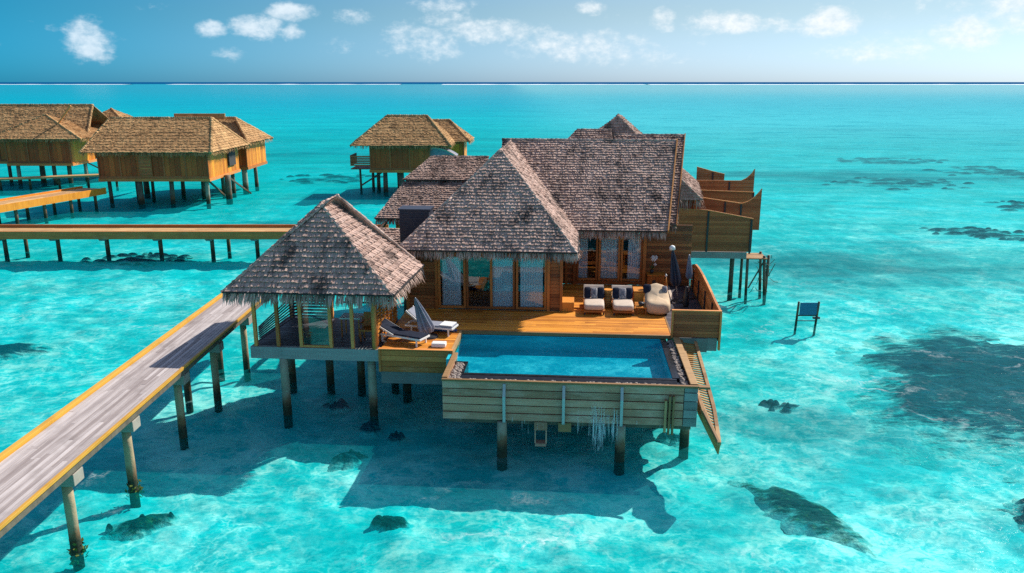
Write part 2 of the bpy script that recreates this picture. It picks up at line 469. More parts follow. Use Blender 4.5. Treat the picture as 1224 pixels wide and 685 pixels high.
def tag(o, label=None, cat=None, group=None, kind=None):
    for key, v in (('label', label), ('category', cat), ('group', group), ('kind', kind)):
        if v: o[key] = v
    return o


def place(o, base, frame):
    o.location = frame @ Vector(base)
    o.rotation_euler = (0, 0, -YAW if frame is FRAME_H else 0)
    BASE[o.name] = Vector(base)


def thing(name, label, cat, base, frame=FRAME_H, group=None):
    o = bpy.data.objects.new(name, None); COL.objects.link(o)
    o.empty_display_size = .3
    place(o, base, frame)
    return tag(o, label, cat, group)


def root_of(o):
    while o.parent: o = o.parent
    return o


class MB:
    def __init__(s):
        s.v = []; s.f = []; s.r = []

    def face(s, pts, r=None):
        i = len(s.v); s.v += [Vector(p) for p in pts]
        s.f.append(tuple(range(i, i + len(pts)))); s.r.append(random.random() if r is None else r)

    def obox(s, o, a, b, c, r=None):
        o, a, b, c = Vector(o), Vector(a), Vector(b), Vector(c)
        if a.cross(b).dot(c) < 0: a, b = b, a
        i = len(s.v); r = random.random() if r is None else r
        s.v += [o, o + a, o + a + b, o + b, o + c, o + a + c, o + a + b + c, o + b + c]
        for q in ((0, 3, 2, 1), (4, 5, 6, 7), (0, 1, 5, 4), (1, 2, 6, 5), (2, 3, 7, 6), (3, 0, 4, 7)):
            s.f.append(tuple(i + j for j in q)); s.r.append(r)
        return s

    def box(s, x0, x1, y0, y1, z0, z1, r=None):
        return s.obox((x0, y0, z0), (x1 - x0, 0, 0), (0, y1 - y0, 0), (0, 0, z1 - z0), r)

    def bar(s, p, q, w, h, up=(0, 0, 1), r=None):
        p, q = Vector(p), Vector(q); d = (q - p)
        side = d.cross(Vector(up))
        if side.length < 1e-5: side = d.cross(Vector((1, 0, 0)))
        side.normalize(); u = side.cross(d).normalized()
        return s.obox(p - side * w / 2 - u * h / 2, d, side * w, u * h, r)

    def tube(s, pts, radii, n=10, r=None, cap=True):
        r = random.random() if r is None else r
        pts = [Vector(p) for p in pts]
        if not isinstance(radii, (list, tuple)): radii = [radii] * len(pts)
        rings = []
        for i, p in enumerate(pts):
            d = (pts[min(i + 1, len(pts) - 1)] - pts[max(i - 1, 0)]).normalized()
            a = d.cross(Vector((0, 0, 1)))
            if a.length < 1e-3: a = Vector((1, 0, 0))
            a.normalize(); b = d.cross(a).normalized()
            st = len(s.v)
            for j in range(n):
                t = 2 * math.pi * j / n
                s.v.append(p + (a * math.cos(t) + b * math.sin(t)) * radii[i])
            rings.append(st)
        for i in range(len(rings) - 1):
            for j in range(n):
                s.f.append((rings[i] + j, rings[i + 1] + j, rings[i + 1] + (j + 1) % n, rings[i] + (j + 1) % n)); s.r.append(r)
        if cap:
            s.f.append(tuple(rings[0] + j for j in range(n))); s.r.append(r)
            s.f.append(tuple(rings[-1] + n - 1 - j for j in range(n))); s.r.append(r)
        return s

    def prism(s, poly, ext, r=None):
        r = random.random() if r is None else r
        poly = [Vector(p) for p in poly]; ext = Vector(ext); n = len(poly); i = len(s.v)
        s.v += poly + [p + ext for p in poly]
        s.f.append(tuple(i + j for j in range(n))); s.r.append(r)
        s.f.append(tuple(i + n + n - 1 - j for j in range(n))); s.r.append(r)
        for j in range(n):
            s.f.append((i + j, i + n + j, i + n + (j + 1) % n, i + (j + 1) % n)); s.r.append(r)
        return s

    def grid(s, fn, nu, nv, r=None, closed_u=False):
        r = random.random() if r is None else r
        i = len(s.v)
        for a in range(nu + 1):
            for b in range(nv + 1): s.v.append(Vector(fn(a / nu, b / nv)))
        for a in range(nu):
            for b in range(nv):
                q = i + a * (nv + 1) + b
                s.f.append((q, q + nv + 1, q + nv + 2, q + 1)); s.r.append(r)
        return s

    def build(s, name, mat, parent=None, smooth=False, base=None, frame=FRAME_H, bevel=0):
        if parent is not None:
            off = BASE[root_of(parent).name]
        else:
            off = Vector(base) if base is not None else Vector((0, 0, 0))
        me = bpy.data.meshes.new(name)
        me.from_pydata([tuple(p - off) for p in s.v], [], s.f)
        at = me.attributes.new('rnd', 'FLOAT', 'FACE')
        at.data.foreach_set('value', s.r)
        me.materials.append(mat)
        if smooth: me.polygons.foreach_set('use_smooth', [True] * len(s.f))
        me.update()
        o = bpy.data.objects.new(name, me); COL.objects.link(o)
        if parent is not None: o.parent = parent
        else: place(o, off, frame)
        if bevel:
            md = o.modifiers.new('bevel', 'BEVEL'); md.width = bevel; md.segments = 2; md.limit_method = 'ANGLE'
        return o


def copy_tree(o, parent=None):
    c = o.copy(); COL.objects.link(c)
    if parent: c.parent = parent
    for ch in list(o.children): copy_tree(ch, c)
    if not parent and o.name in BASE: BASE[c.name] = BASE[o.name].copy()
    return c


def planks(mb, o, along, across, thick, n, gap=.012, split=0, vary=.0):
    """n boards side by side; along/across/thick are vectors, split = rough board length (0: one piece)"""
    o, along, across, thick = map(Vector, (o, along, across, thick))
    L = along.length; ad = along.normalized(); w = across / n
    g = across.normalized() * gap
    for i in range(n):
        cuts = [0, L]
        if split and L > split * 1.2:
            p = random.uniform(.3, 1) * split
            while p < L - .4: cuts.append(p); p += split * random.uniform(.85, 1.15)
            cuts.sort()
        for a, b in zip(cuts[:-1], cuts[1:]):
            t = thick * (1 + random.uniform(-vary, vary))
            mb.obox(o + w * i + ad * (a + .002), ad * (b - a - .004), w - g, t)
    return mb


# ---- thatched roof pieces
def slope(mb, bl, br, tr, tl, course=.22, wmin=.10, wmax=.26, butt=.055, jit=.03, over=.03):
    """one roof face covered with overlapping rows of thatch tiles"""
    bl, br, tl, tr = map(Vector, (bl, br, tl, tr))
    e = (br - bl).normalized()
    g = (tl - bl) - e * (tl - bl).dot(e)
    T = g.length; g.normalize()
    n = e.cross(g)
    if n.z < 0: n = -n
    sl, sr, ul, ur = 0.0, (br - bl).dot(e), (tl - bl).dot(e), (tr - bl).dot(e)
    lo = lambda t: sl + (ul - sl) * min(max(t / T, 0), 1)
    hi = lambda t: sr + (ur - sr) * min(max(t / T, 0), 1)

    def P(s, t, l):
        wob = .028 * noise.noise(Vector((s * .7 + bl.x, t * .7, bl.y * 3.1)))
        return bl + e * s + g * t + n * (l + wob)
    mb.face([P(sl, 0, -.035), P(sr, 0, -.035), P(ur, T, -.035), P(ul, T, -.035)], .2)
    rows = max(2, int(round(T / course))); c = T / rows
    for i in range(rows):
        t0 = i * c; t1 = min(t0 + c * 1.25, T)
        tone = random.uniform(-.16, .16)
        s = lo(t0) - over - random.random() * wmax
        end = hi(t0) + over
        while s < end:
            w = random.uniform(wmin, wmax)
            j = random.uniform(-jit, jit * .6); b = butt * random.uniform(.6, 1.35)
            ta = t0 + j
            a0 = max(s, lo(ta) - over); a1 = min(s + w * .97, hi(ta) + over)
            b0 = min(max(s, lo(t1) - over), hi(t1) + over); b1 = max(min(s + w * .97, hi(t1) + over), lo(t1) - over)
            s += w
            if a1 - a0 < .015: continue
            r = min(1, max(0, random.random() * .42 + .30 + tone))
            tilt = random.uniform(-.012, .012)
            A, B, Cc, D = P(a0, ta, b + tilt), P(a1, ta, b - tilt), P(b1, t1, .004), P(b0, t1, .004)
            mb.face([A, B, Cc, D], r)
            mb.face([P(a0, ta + .02, -.03), P(a1, ta + .02, -.03), B, A], max(0, r - .35))
            mb.face([P(a0, ta + .02, -.03), A, D], r * .6); mb.face([B, P(a1, ta + .02, -.03), Cc], r * .6)
    return mb


def ridge_roll(mb, p, q, rad=.13, seg=.22):
    """bundles of thatch laid over a hip or ridge"""
    p, q = Vector(p), Vector(q); d = q - p; n = max(2, int(d.length / seg)); dn = d.normalized()
    for i in range(n):
        a = p + d * (i / n) + Vector((0, 0, .0)); b = p + d * ((i + 1.25) / n)
        rr = rad * random.uniform(.85, 1.15)
        jitter = Vector((random.uniform(-.02, .02), random.uniform(-.02, .02), 0))
        mb.tube([a + jitter, b + jitter], [rr * 1.08, rr * .8], 9, random.uniform(.25, .95))
    return mb


def fringe(mb, p, q, outn, length=.42, dens=46, layers=3):
    p, q, outn = Vector(p), Vector(q), Vector(outn).normalized()
    d = q - p; L = d.length; dn = d.normalized()
    for k in range(int(L * dens)):
        t = random.random()
        lay = random.randrange(layers)
        o = p + d * t - outn * (.05 + .09 * lay) + Vector((0, 0, -.02 - .02 * lay + random.uniform(-.03, .05)))
        ln = length * random.uniform(.55, 1.15) * (1 + .25 * noise.noise(Vector((t * L * .9, p.x, p.y))))
        w = random.uniform(.018, .06)
        dirv = (Vector((0, 0, -1)) + outn * random.uniform(.05, .75) + dn * random.uniform(-.22, .22)).normalized()
        e = o + dirv * ln
        mid = o + dirv * ln * .55 + outn * .02
        tw = (dn + outn * random.uniform(-.5, .5)).normalized()
        r = random.uniform(.05, .95) * (1 - .2 * lay)
        mb.face([o - tw * w / 2, o + tw * w / 2, mid + tw * w * .45, mid - tw * w * .45], r)
        mb.face([mid - tw * w * .45, mid + tw * w * .45, e + tw * w * .08, e - tw * w * .08], r)
    return mb


def pile(parent, x, y, ztop, zbot=-1.7, r=.14, mat='pile', lean=(0, 0), n=14, name='pile'):
    mb = MB()
    pts = []; rad = []
    for i in range(7):
        t = i / 6; z = zbot + (ztop - zbot) * t
        pts.append((x + lean[0] * (1 - t), y + lean[1] * (1 - t), z))
        rad.append(r * (1.12 - .12 * t) * random.uniform(.96, 1.04))
    mb.tube(pts, rad, n)
    return mb.build(name, M[mat], parent, True)


# ------------------------------------------------------------------ sea and seabed
def sheet(name, mat, z, x0, x1, y0, y1):
    mb = MB(); mb.face([(x0, y0, z), (x1, y0, z), (x1, y1, z), (x0, y1, z)], .5)
    o = mb.build(name, mat, None, base=(0, 0, 0), frame=FRAME_W)
    return tag(o, kind='structure')


mb = MB()
xs = [-60000, -2000, -300] + [-40 + i * .25 for i in range(297)] + [300, 2000, 60000]
ys = [-400, -40] + [5 + i * .25 for i in range(180)] + [50 + i * .8 for i in range(44)] + [120, 300, 2000, 60000]
def bed(x, y):
    if x < -39 or x > 33 or y > 84 or y < 5: return -.52
    return -.52 + .15 * noise.noise(Vector((x * .5, y * .5, 1))) + .13 * noise.noise(Vector((x * 1.15 + .5 * y, y * 1.6, 5))) + .05 * noise.noise(Vector((x * 2.6, y * 3.4, 8)))
for y in ys: mb.v += [Vector((x, y, bed(x, y))) for x in xs]
nx = len(xs)
mb.f = [(j * nx + i, j * nx + i + 1, (j + 1) * nx + i + 1, (j + 1) * nx + i) for j in range(len(ys) - 1) for i in range(nx - 1)]
mb.r = [.5] * len(mb.f)
tag(mb.build('seabed', M['sand'], None, True, base=(0, 0, 0), frame=FRAME_W), kind='structure')
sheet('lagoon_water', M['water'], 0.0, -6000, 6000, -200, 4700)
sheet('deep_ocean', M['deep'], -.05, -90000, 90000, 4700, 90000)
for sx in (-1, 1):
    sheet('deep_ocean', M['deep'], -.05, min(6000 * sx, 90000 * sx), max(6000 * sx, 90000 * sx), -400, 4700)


def breakers(x0, x1, y, h):
    """white line of surf breaking along the outer reef"""
    mb = MB(); n = int((x1 - x0) / 14)
    for i in range(n):
        xa = x0 + (x1 - x0) * i / n; xb = xa + (x1 - x0) / n
        ha = h * (.6 + .55 * noise.noise(Vector((xa * .011, y, 3)))) ; hb = h * (.6 + .55 * noise.noise(Vector((xb * .011, y, 3))))
        ha = max(.4, ha); hb = max(.4, hb)
        mb.face([(xa, y - 60 - 40 * ha, .02), (xb, y - 60 - 40 * hb, .02), (xb, y, hb), (xa, y, ha)], .5)
        mb.face([(xa, y, ha), (xb, y, hb), (xb, y + 14, 0), (xa, y + 14, 0)], .5)
    return tag(mb.build('breaking_surf', M['foam'], None, True, base=(0, 0, 0), frame=FRAME_W), kind='structure')


for a in ((-1720, -560, 4180, 2.2), (-330, 160, 3950, 2.8), (160, 640, 4020, 2.2), (640, 2600, 3900, 2.4), (-3000, -1900, 4100, 1.8)):
    breakers(*a)


def reef(name, label, outline, ztop, mat='coral', cat='coral reef', seed=1, rough=.28, group=None):
    """a mound of coral on the seabed; outline is a closed list of (x, y)"""
    cx = sum(p[0] for p in outline) / len(outline); cy = sum(p[1] for p in outline) / len(outline)
    N = 72; rings = 14
    def rad(t):
        # outline radius by angle
        best = None
        d = Vector((math.cos(t), math.sin(t)))
        for i in range(len(outline)):
            a = Vector(outline[i]) - Vector((cx, cy)); b = Vector(outline[(i + 1) % len(outline)]) - Vector((cx, cy))
            den = d.x * (b - a).y - d.y * (b - a).x
            if abs(den) < 1e-9: continue
            s = (a.x * (b - a).y - a.y * (b - a).x) / den
            u = (a.x * d.y - a.y * d.x) / den
            if s > 0 and -1e-6 <= u <= 1 + 1e-6: best = s if best is None else max(best, s)
        return best or 1.0
    mb = MB()
    size = max(1.0, max(rad(2 * math.pi * j / 12) for j in range(12)))
    def fn(a, b):
        t = 2 * math.pi * a
        q = b ** .8
        rr = (1.42 if size > 3 else 1.08 if size > 1.4 else 1.25) * rad(t) * q * (1 + rough * noise.noise(Vector((math.cos(t) * 2.2, math.sin(t) * 2.2, seed))) + .10 * noise.noise(Vector((math.cos(t) * 7, math.sin(t) * 7, seed + 4))))
        x, y = cx + rr * math.cos(t), cy + rr * math.sin(t)
        h = (1 - q ** 1.8)
        z = -.62 + (ztop * .35 + .60) * h * (.80 + .40 * noise.noise(Vector((x * .9, y * .9, seed))) + .20 * noise.noise(Vector((x * 2.7, y * 2.7, seed))))
        return (x, y, min(z, -.08))
    if cat == 'seagrass':
        mb.grid(lambda a, b: (cx + .8 * b * rad(6.283 * a) * math.cos(6.283 * a), cy + .8 * b * rad(6.283 * a) * math.sin(6.283 * a), -.60 + .14 * (1 - b ** 2) + .08 * noise.noise(Vector((a * 7, b * 5, seed)))), 40, 10)
        for i in range(46):
            t = random.random() * 6.283; q = math.sqrt(random.random()); rr = rad(t) * q * 1.15
            x, y = cx + rr * math.cos(t), cy + rr * math.sin(t)
            sx = size * random.uniform(.10, .30) * (1.2 - .6 * q); sy = sx * random.uniform(.35, .7); zz = random.uniform(.05, .22)
            mb.grid(lambda a, b: (x + sx * b * math.cos(6.283 * a) * (1 + .4 * noise.noise(Vector((a * 9, i, 1)))), y + sy * b * math.sin(6.283 * a) * (1 + .4 * noise.noise(Vector((a * 9, i, 7)))), -.56 + (zz + .1) * (1 - b ** 2.2)), 16, 4)
    else:
        mb.grid(fn, N, rings)
        for i in range(9 if size < 1.6 else 0):
            t = random.random() * 6.283; rr = rad(t) * random.uniform(.2, 1.0)
            x, y = cx + rr * math.cos(t), cy + rr * math.sin(t)
            sx = size * random.uniform(.12, .3); sy = sx * random.uniform(.4, .8); zz = random.uniform(.12, .38)
            mb.grid(lambda a, b: (x + sx * b * math.cos(6.283 * a) * (1 + .5 * noise.noise(Vector((a * 9, i, 1)))), y + sy * b * math.sin(6.283 * a) * (1 + .5 * noise.noise(Vector((a * 9, i, 7)))), -.58 + (zz + .08) * (1 - b ** 2.0)), 14, 4)
    o = mb.build(name, M[mat], None, True, base=(cx, cy, -.5), frame=FRAME_W)
    return tag(o, label, cat, group)


def oval(cx, cy, rx, ry, rot=0, n=14):
    c, s = math.cos(R(rot)), math.sin(R(rot))
    return [(cx + rx * math.cos(t) * c - ry * math.sin(t) * s, cy + rx * math.cos(t) * s + ry * math.sin(t) * c)
            for t in [2 * math.pi * i / n for i in range(n)]]


reef('coral_reef', 'huge dark coral reef under the water at the right edge of the view, the largest', [(19.2, 37.6), (22, 38.2), (28, 37.6), (31, 33), (27, 26.5), (18.5, 25.6), (15.5, 27.6), (14.2, 30.3), (16.2, 31.7), (16.5, 34.8)], -.30, seed=3)
reef('coral_reef', 'long dark green coral mound submerged at the bottom right, lying slantwise', [(7.2, 23.3), (8.0, 23.6), (9.4, 22.2), (10.2, 20.2), (9.8, 19.0), (8.9, 19.4), (7.6, 21.4)], -.30, 'coralgreen', seed=5)
reef('coral_reef', 'dark coral patch cut by the right edge near the bottom right corner', oval(15.6, 21.2, 1.3, .9, 20), -.5, seed=6)
reef('coral_reef', 'dark coral patch beyond the foreground walkway at the left edge', oval(-24.6, 36.0, 3.0, 1.7, 12), -.55, seed=7)
reef('coral_reef', 'faint small coral patch in open water right of the slatted ramp', oval(10.8, 29.2, 1.0, .55), -.9, seed=8)
reef('coral_rock', 'round dark rock under water at the shadow edge in front of the pavilion', oval(-5.5, 24.7, .72, .55, 10), -.35, cat='rock', seed=9)
reef('coral_rock', 'small dark rock in the water midway between pavilion and pool', oval(-5.3, 27.1, .36, .28), -.5, cat='rock', seed=10)
reef('coral_rock', 'tiny dark rock in the shaded water nearest the pool corner', oval(-4.1, 26.3, .22, .16), -.6, cat='rock', seed=11)
reef('coral_rock', 'small dark rock in the shaded water close under the pavilion piles', oval(-6.9, 29.2, .42, .2, 10), -.6, cat='rock', seed=12)
reef('coral_rock', 'yellow green coral rock at the foot of the nearest walkway pile', [(-11.6, 20.0), (-10.6, 20.1), (-9.9, 20.7), (-10.0, 21.2), (-10.8, 21.0), (-11.6, 20.8)], -.25, 'coralgreen', cat='rock', seed=13)
reef('coral_rock', 'green coral rock at the bottom edge below the middle of the picture', oval(-3.5, 20.7, .5, .42), -.4, 'coralgreen', cat='rock', seed=14)
reef('coral_rock', 'dark rock in bright water beside the right end pile of the pool', oval(5.9, 26.4, .55, .45), -.7, cat='rock', seed=15)
reef('seagrass_bed', 'wide dark seagrass bed beyond the fences, right of the villa', oval(48.5, 101, 8.5, 5.5), -.6, cat='seagrass', seed=21)
reef('seagrass_bed', 'narrow dark seagrass bed between the wide bed and the right edge', oval(40.5, 66.5, 5, 2.4, -20), -.7, cat='seagrass', seed=22)
reef('seagrass_bed', 'dark seagrass bed on the far right edge, farther than the narrow one', oval(70, 113, 9, 9), -.7, cat='seagrass', seed=23)
reef('seagrass_bed', 'thin dark seagrass streak farthest away on the right', oval(61.5, 131, 9, 4.5), -.8, cat='seagrass', seed=24)
reef('seagrass_bed', 'dark seagrass bed at the right edge nearest below the far streaks', oval(54, 81, 5, 4), -.7, cat='seagrass', seed=25)
reef('seagrass_bed', 'dark seagrass patch in front of the far crossing walkway', oval(-27, 56.2, 3.4, 1.9), -.7, cat='seagrass', seed=26)
reef('seagrass_bed', 'dark seagrass patch left of the hut with the balcony', oval(-24, 106, 6, 5), -.6, cat='seagrass', seed=27)

# ------------------------------------------------------------------ walkways
def main_walkway():
    t = thing('walkway', 'long grey plank walkway with yellow edge beams running from the lower left to the pavilion', 'walkway', (-12, 20, 2.7), FRAME_W)
    y0, y1 = 4.0, 37.0
    mb = MB(); planks(mb, (-12.92, y0, 2.64), (0, y1 - y0, 0), (1.80, 0, 0), (0, 0, .06), 14, .016, 4.2, .06)
    mb.build('deck_boards', M['walk'], t)
    mb = MB(); mb.box(-13.06, -12.96, y0, y1, 2.60, 2.79); mb.box(-11.09, -11.0, y0, y1, 2.655, 2.745)
    mb.box(-13.22, -13.13, y0, y1, 2.56, 2.72)
    mb.build('edge_beam', M['rail'], t, bevel=.008)
    mb = MB(); mb.box(-12.99, -12.93, y0, y1, 2.45, 2.60); mb.box(-11.11, -11.06, y0, y1, 2.45, 2.60)
    mb.box(-12.7, -12.5, y0, y1, 2.36, 2.63); mb.box(-11.6, -11.4, y0, y1, 2.36, 2.63)
    mb.build('joist', M['piledark'], t)
    for y in (7.6, 11.2, 14.9, 18.55, 21.8, 25.55, 28.9, 32.4):
        mb = MB(); mb.box(-12.9, -11.12, y - .24, y + .24, 2.02, 2.355)
        c = mb.build('pile_cap', M['cap'], t, bevel=.02)
        pile(t, -11.47, y, 2.02, -1.7, .13, 'pilewarm')
        if y > 26: pile(t, -12.6, y, 2.02, -1.7, .13, 'piledark')
    return t


main_walkway()


def weed(label, x, y):
    mb = MB()
    for i in range(80):
        a = random.random() * 6.28; z = random.uniform(-.25, .30); r = .12 + .04 * random.random() + max(0, .1 - z) * .25
        p = Vector((x + r * math.cos(a), y + r * math.sin(a), z))
        q = p + Vector((random.uniform(-.08, .08), random.uniform(-.08, .08), random.uniform(-.08, .08)))
        s = Vector((random.uniform(-.08, .08), random.uniform(-.08, .08), random.uniform(0, .1)))
        mb.face([p, p + s, q + s, q])
    tag(mb.build('algae_tuft', M['weed'], None, base=(x, y, 0), frame=FRAME_W), label, 'algae')


weed('yellow green weed tuft round the second walkway pile at the waterline', -11.45, 21.8)
weed('dark weed tuft round the nearest walkway pile at the waterline', -11.45, 18.55)


def cross_walkway():
    t = thing('walkway', 'low tan walkway crossing behind the pavilion towards the left edge', 'walkway', (-35, 56, 1.7), FRAME_W)
    x0, x1 = -75, -9
    mb = MB(); planks(mb, (x0, 55.05, 1.68), (x1 - x0, 0, 0), (0, 2.0, 0), (0, 0, .06), 14, .012, 4.5, .08)
    mb.build('deck_boards', M['walkx'], t)
    mb = MB(); mb.box(x0, x1, 54.85, 55.0, 1.30, 1.86); mb.box(x0, x1, 57.1, 57.25, 1.30, 1.95)
    mb.build('edge_beam', M['fascia'], t, bevel=.01)
    for x in (-74, -70.3, -66.6, -62.9, -59.2, -55.5, -51.8, -48, -44.3, -40, -36.2, -32.4, -28.9, -25.1, -21.4, -18.2, -14.5):
        mb = MB(); mb.prism([(x - .55, 55.06, 1.62), (x + .55, 55.06, 1.62), (x + .18, 55.06, 1.15), (x - .18, 55.06, 1.15)], (0, 2.0, 0))
        mb.build('pile_cap', M['beam'], t)
        pile(t, x, 55.7, 1.3, -1.7, .14, 'piledark')
        if x < -20 and int(x) % 3 == 0: pile(t, x + .7, 57.0, 1.3, -1.7, .13, 'piledark')


cross_walkway()


def far_walkway():
    t = thing('walkway', 'orange edged walkway leading up to the far left huts', 'walkway', (-43, 72, 1.8), FRAME_W)
    d = Vector((3.6, 13.0, 0)); d.normalize(); s = Vector((d.y, -d.x, 0))
    a = Vector((-46.2, 62, 1.72)); L = 17.5
    mb = MB(); planks(mb, a - s * 1.3, d * L, s * 2.6, (0, 0, .06), 14, .012, 4, .05)
    mb.build('deck_boards', M['walkx'], t)
    mb = MB(); mb.obox(a + s * 1.32 - Vector((0, 0, .45)), d * L, s * .14, (0, 0, .62)); mb.obox(a - s * 1.46 - Vector((0, 0, .45)), d * L, s * .14, (0, 0, .68))
    mb.build('edge_beam', M['farwall'], t)
    for i in range(6):
        p = a + d * (1.2 + i * 3.05)
        q = p + s * 1.0
        pile(t, q.x, q.y, 1.7, -1.7, .14, 'piledark')
        q = p - s * 1.0
        pile(t, q.x, q.y, 1.7, -1.7, .14, 'piledark')


far_walkway()

# ------------------------------------------------------------------ the villa
D = 2.70
villa = thing('thatched_villa', 'main overwater villa with large grey thatched roofs and tall windows behind the pool', 'villa', (-1, 34, D))


def roof(parent, slopes, hips, eaves, mat, name='thatched_roof', course=.17, wmin=.03, wmax=.10, butt=.06, rad=.06, fl=.36, dens=80, batten=True):
    mb = MB()
    for q in slopes: slope(mb, *q, course=course, wmin=wmin, wmax=wmax, butt=butt)
    o = mb.build(name, mat, parent)
    if hips:
        mb = MB()
        for p, q in hips: ridge_roll(mb, p, q, rad)
        mb.build('ridge_roll', mat, o, True)
    if eaves:
        mb = MB(); bt = MB()
        for p, q, n in eaves:
            fringe(mb, p, q, n, fl, dens)
            if batten:
                nn = Vector(n).normalized() * .05
                bt.bar(Vector(p) + nn + Vector((0, 0, .03)), Vector(q) + nn + Vector((0, 0, .03)), .05, .06)
        mb.build('eave_fringe', mat, o)
        if batten: bt.build('eave_batten', M['batten'], o)
    return o


# front wing: hipped towards the viewer, running back into the main roof
FE = 5.40
ap = (-3.30, 35.0, 9.12)
fl_, fr_ = (-7.20, 31.0, FE), (0.10, 31.0, FE)
roof(villa, [(fl_, fr_, ap, ap),
             (fr_, (0.10, 35.9, FE), (-3.30, 40.4, 9.12), ap),
             ((-7.20, 40.0, FE), fl_, ap, (-3.30, 40.4, 9.12))],
     [(fl_, ap), (fr_, ap), (ap, (-3.3, 40.2, 9.16))],
     [(fl_, fr_, (0, -1, 0)), (fr_, (0.10, 35.6, FE), (1, 0, 0)), (fl_, (-7.2, 36, FE), (-1, 0, 0))], M['thatch'])
# main roof: a long gable facing the viewer, verge leaning out at the right
ME = 5.44
mr = [(-3.6, 35.8, ME), (4.15, 35.8, ME), (4.92, 40.5, 9.17), (-3.72, 40.5, 9.17)]
ro = roof(villa, [tuple(mr), ((4.15, 45.2, ME), (-3.6, 45.2, ME), (-3.72, 40.5, 9.17), (4.92, 40.5, 9.17))],
          [((-3.75, 40.5, 9.20), (4.90, 40.5, 9.20))],
          [((0.15, 35.8, ME), (4.15, 35.8, ME), (0, -1, 0)), ((4.15, 45.2, ME), (-3.6, 45.2, ME), (0, 1, 0))], M['thatch'])
mb = MB(); mb.bar((4.19, 35.78, ME + .05), (4.96, 40.5, 9.23), .05, .13); mb.bar((4.19, 45.2, ME + .05), (4.96, 40.5, 9.23), .05, .13)
mb.build('verge_board', M['post'], ro)
# second gable sheet set back, a little wider
ro = roof(villa, [((2.6, 36.7, 5.55), (4.62, 36.7, 5.55), (5.40, 41.4, 9.40), (1.9, 41.4, 9.40))],
          [((1.9, 41.4, 9.40), (5.38, 41.4, 9.40))],
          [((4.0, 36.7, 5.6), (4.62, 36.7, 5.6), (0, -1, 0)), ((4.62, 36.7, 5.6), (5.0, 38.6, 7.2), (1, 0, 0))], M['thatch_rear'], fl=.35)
mb = MB(); mb.bar((4.67, 36.7, 5.6), (5.45, 41.4, 9.45), .05, .12); mb.build('verge_board', M['post'], ro)
mb = MB(); mb.prism([(4.0, 36.1, 5.35), (4.0, 44.9, 5.35), (4.75, 40.5, 8.95)], (-.08, 0, 0)); mb.build('gable_wall', M['wall'], villa)

# walls
mb = MB()
planks(mb, (-7.0, 32.06, D), (1.20, 0, 0), (0, 0, 2.75), (0, .08, 0), 19, .012)
planks(mb, (-1.0, 32.06, D), (.45, 0, 0), (0, 0, 2.75), (0, .08, 0), 19, .012)
planks(mb, (-5.8, 32.06, 5.05), (4.8, 0, 0), (0, 0, .4), (0, .08, 0), 3, .012)
planks(mb, (-0.63, 32.16, D), (0, 4.6, 0), (0, 0, 2.75), (.08, 0, 0), 19, .012)
planks(mb, (-0.55, 36.82, D), (.62, 0, 0), (0, 0, 2.8), (0, .08, 0), 19, .012)
planks(mb, (3.32, 36.82, D), (2.1, 0, 0), (0, 0, 2.9), (0, .08, 0), 20, .012)
planks(mb, (0.07, 36.82, 5.36), (3.25, 0, 0), (0, 0, .3), (0, .08, 0), 2, .012)
planks(mb, (0.07, 36.82, D), (3.25, 0, 0), (0, 0, .16), (0, .08, 0), 1, .012)
planks(mb, (-7.0, 32.16, D), (0, 9.5, 0), (0, 0, 2.75), (.08, 0, 0), 19, .012)
planks(mb, (4.0, 37.0, D), (0, 8.0, 0), (0, 0, 2.75), (.08, 0, 0), 19, .012)
mb.build('wall', M['wall'], villa)
mb = MB()
for a in ((-.58, -.47, 31.97, 32.12, D, 5.2), (-7.06, -6.93, 31.98, 32.1, D, 5.3), (-0.44, -.32, 36.72, 36.85, D, 5.4)):
    mb = MB(); mb.box(*a); mb.build('corner_post', M['frame'], villa)
mb = MB()
mb.box(-6.9, -.65, 32.2, 45, D - .04, D + .015); mb.box(-.54, 3.98, 36.95, 45, D - .04, D + .015)
mb.build('floor', M['deckdark'], villa)
mb = MB()
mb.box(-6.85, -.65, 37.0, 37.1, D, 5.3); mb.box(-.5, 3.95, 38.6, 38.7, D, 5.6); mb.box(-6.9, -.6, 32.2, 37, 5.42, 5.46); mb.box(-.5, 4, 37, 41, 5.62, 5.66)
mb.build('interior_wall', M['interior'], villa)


def window(parent, u0, u1, v, z0, z1, name='window', fw=.10, mid=None, dep=.12, ball=None):
    mb = MB()
    mb.box(u0, u0 + fw, v - dep / 2, v + dep / 2, z0, z1); mb.box(u1 - fw, u1, v - dep / 2, v + dep / 2, z0, z1)
    mb.box(u0 + fw, u1 - fw, v - dep / 2 + .004, v + dep / 2 - .004, z0, z0 + fw); mb.box(u0 + fw, u1 - fw, v - dep / 2 + .004, v + dep / 2 - .004, z1 - fw, z1)
    if mid: mb.box(mid - .05, mid + .05, v - dep / 2 + .008, v + dep / 2 - .008, z0 + fw, z1 - fw)
    f = mb.build(name, M['frame'], parent, bevel=.006)
    mb = MB()
    cuts = [u0 + fw, u1 - fw] if not mid else [u0 + fw, mid - .05, mid + .05, u1 - fw]
    for i in range(0, len(cuts), 2): mb.face([(cuts[i], v, z0 + fw), (cuts[i + 1], v, z0 + fw), (cuts[i + 1], v, z1 - fw), (cuts[i], v, z1 - fw)])
    mb.build('pane', M['glass'], f)
    return f


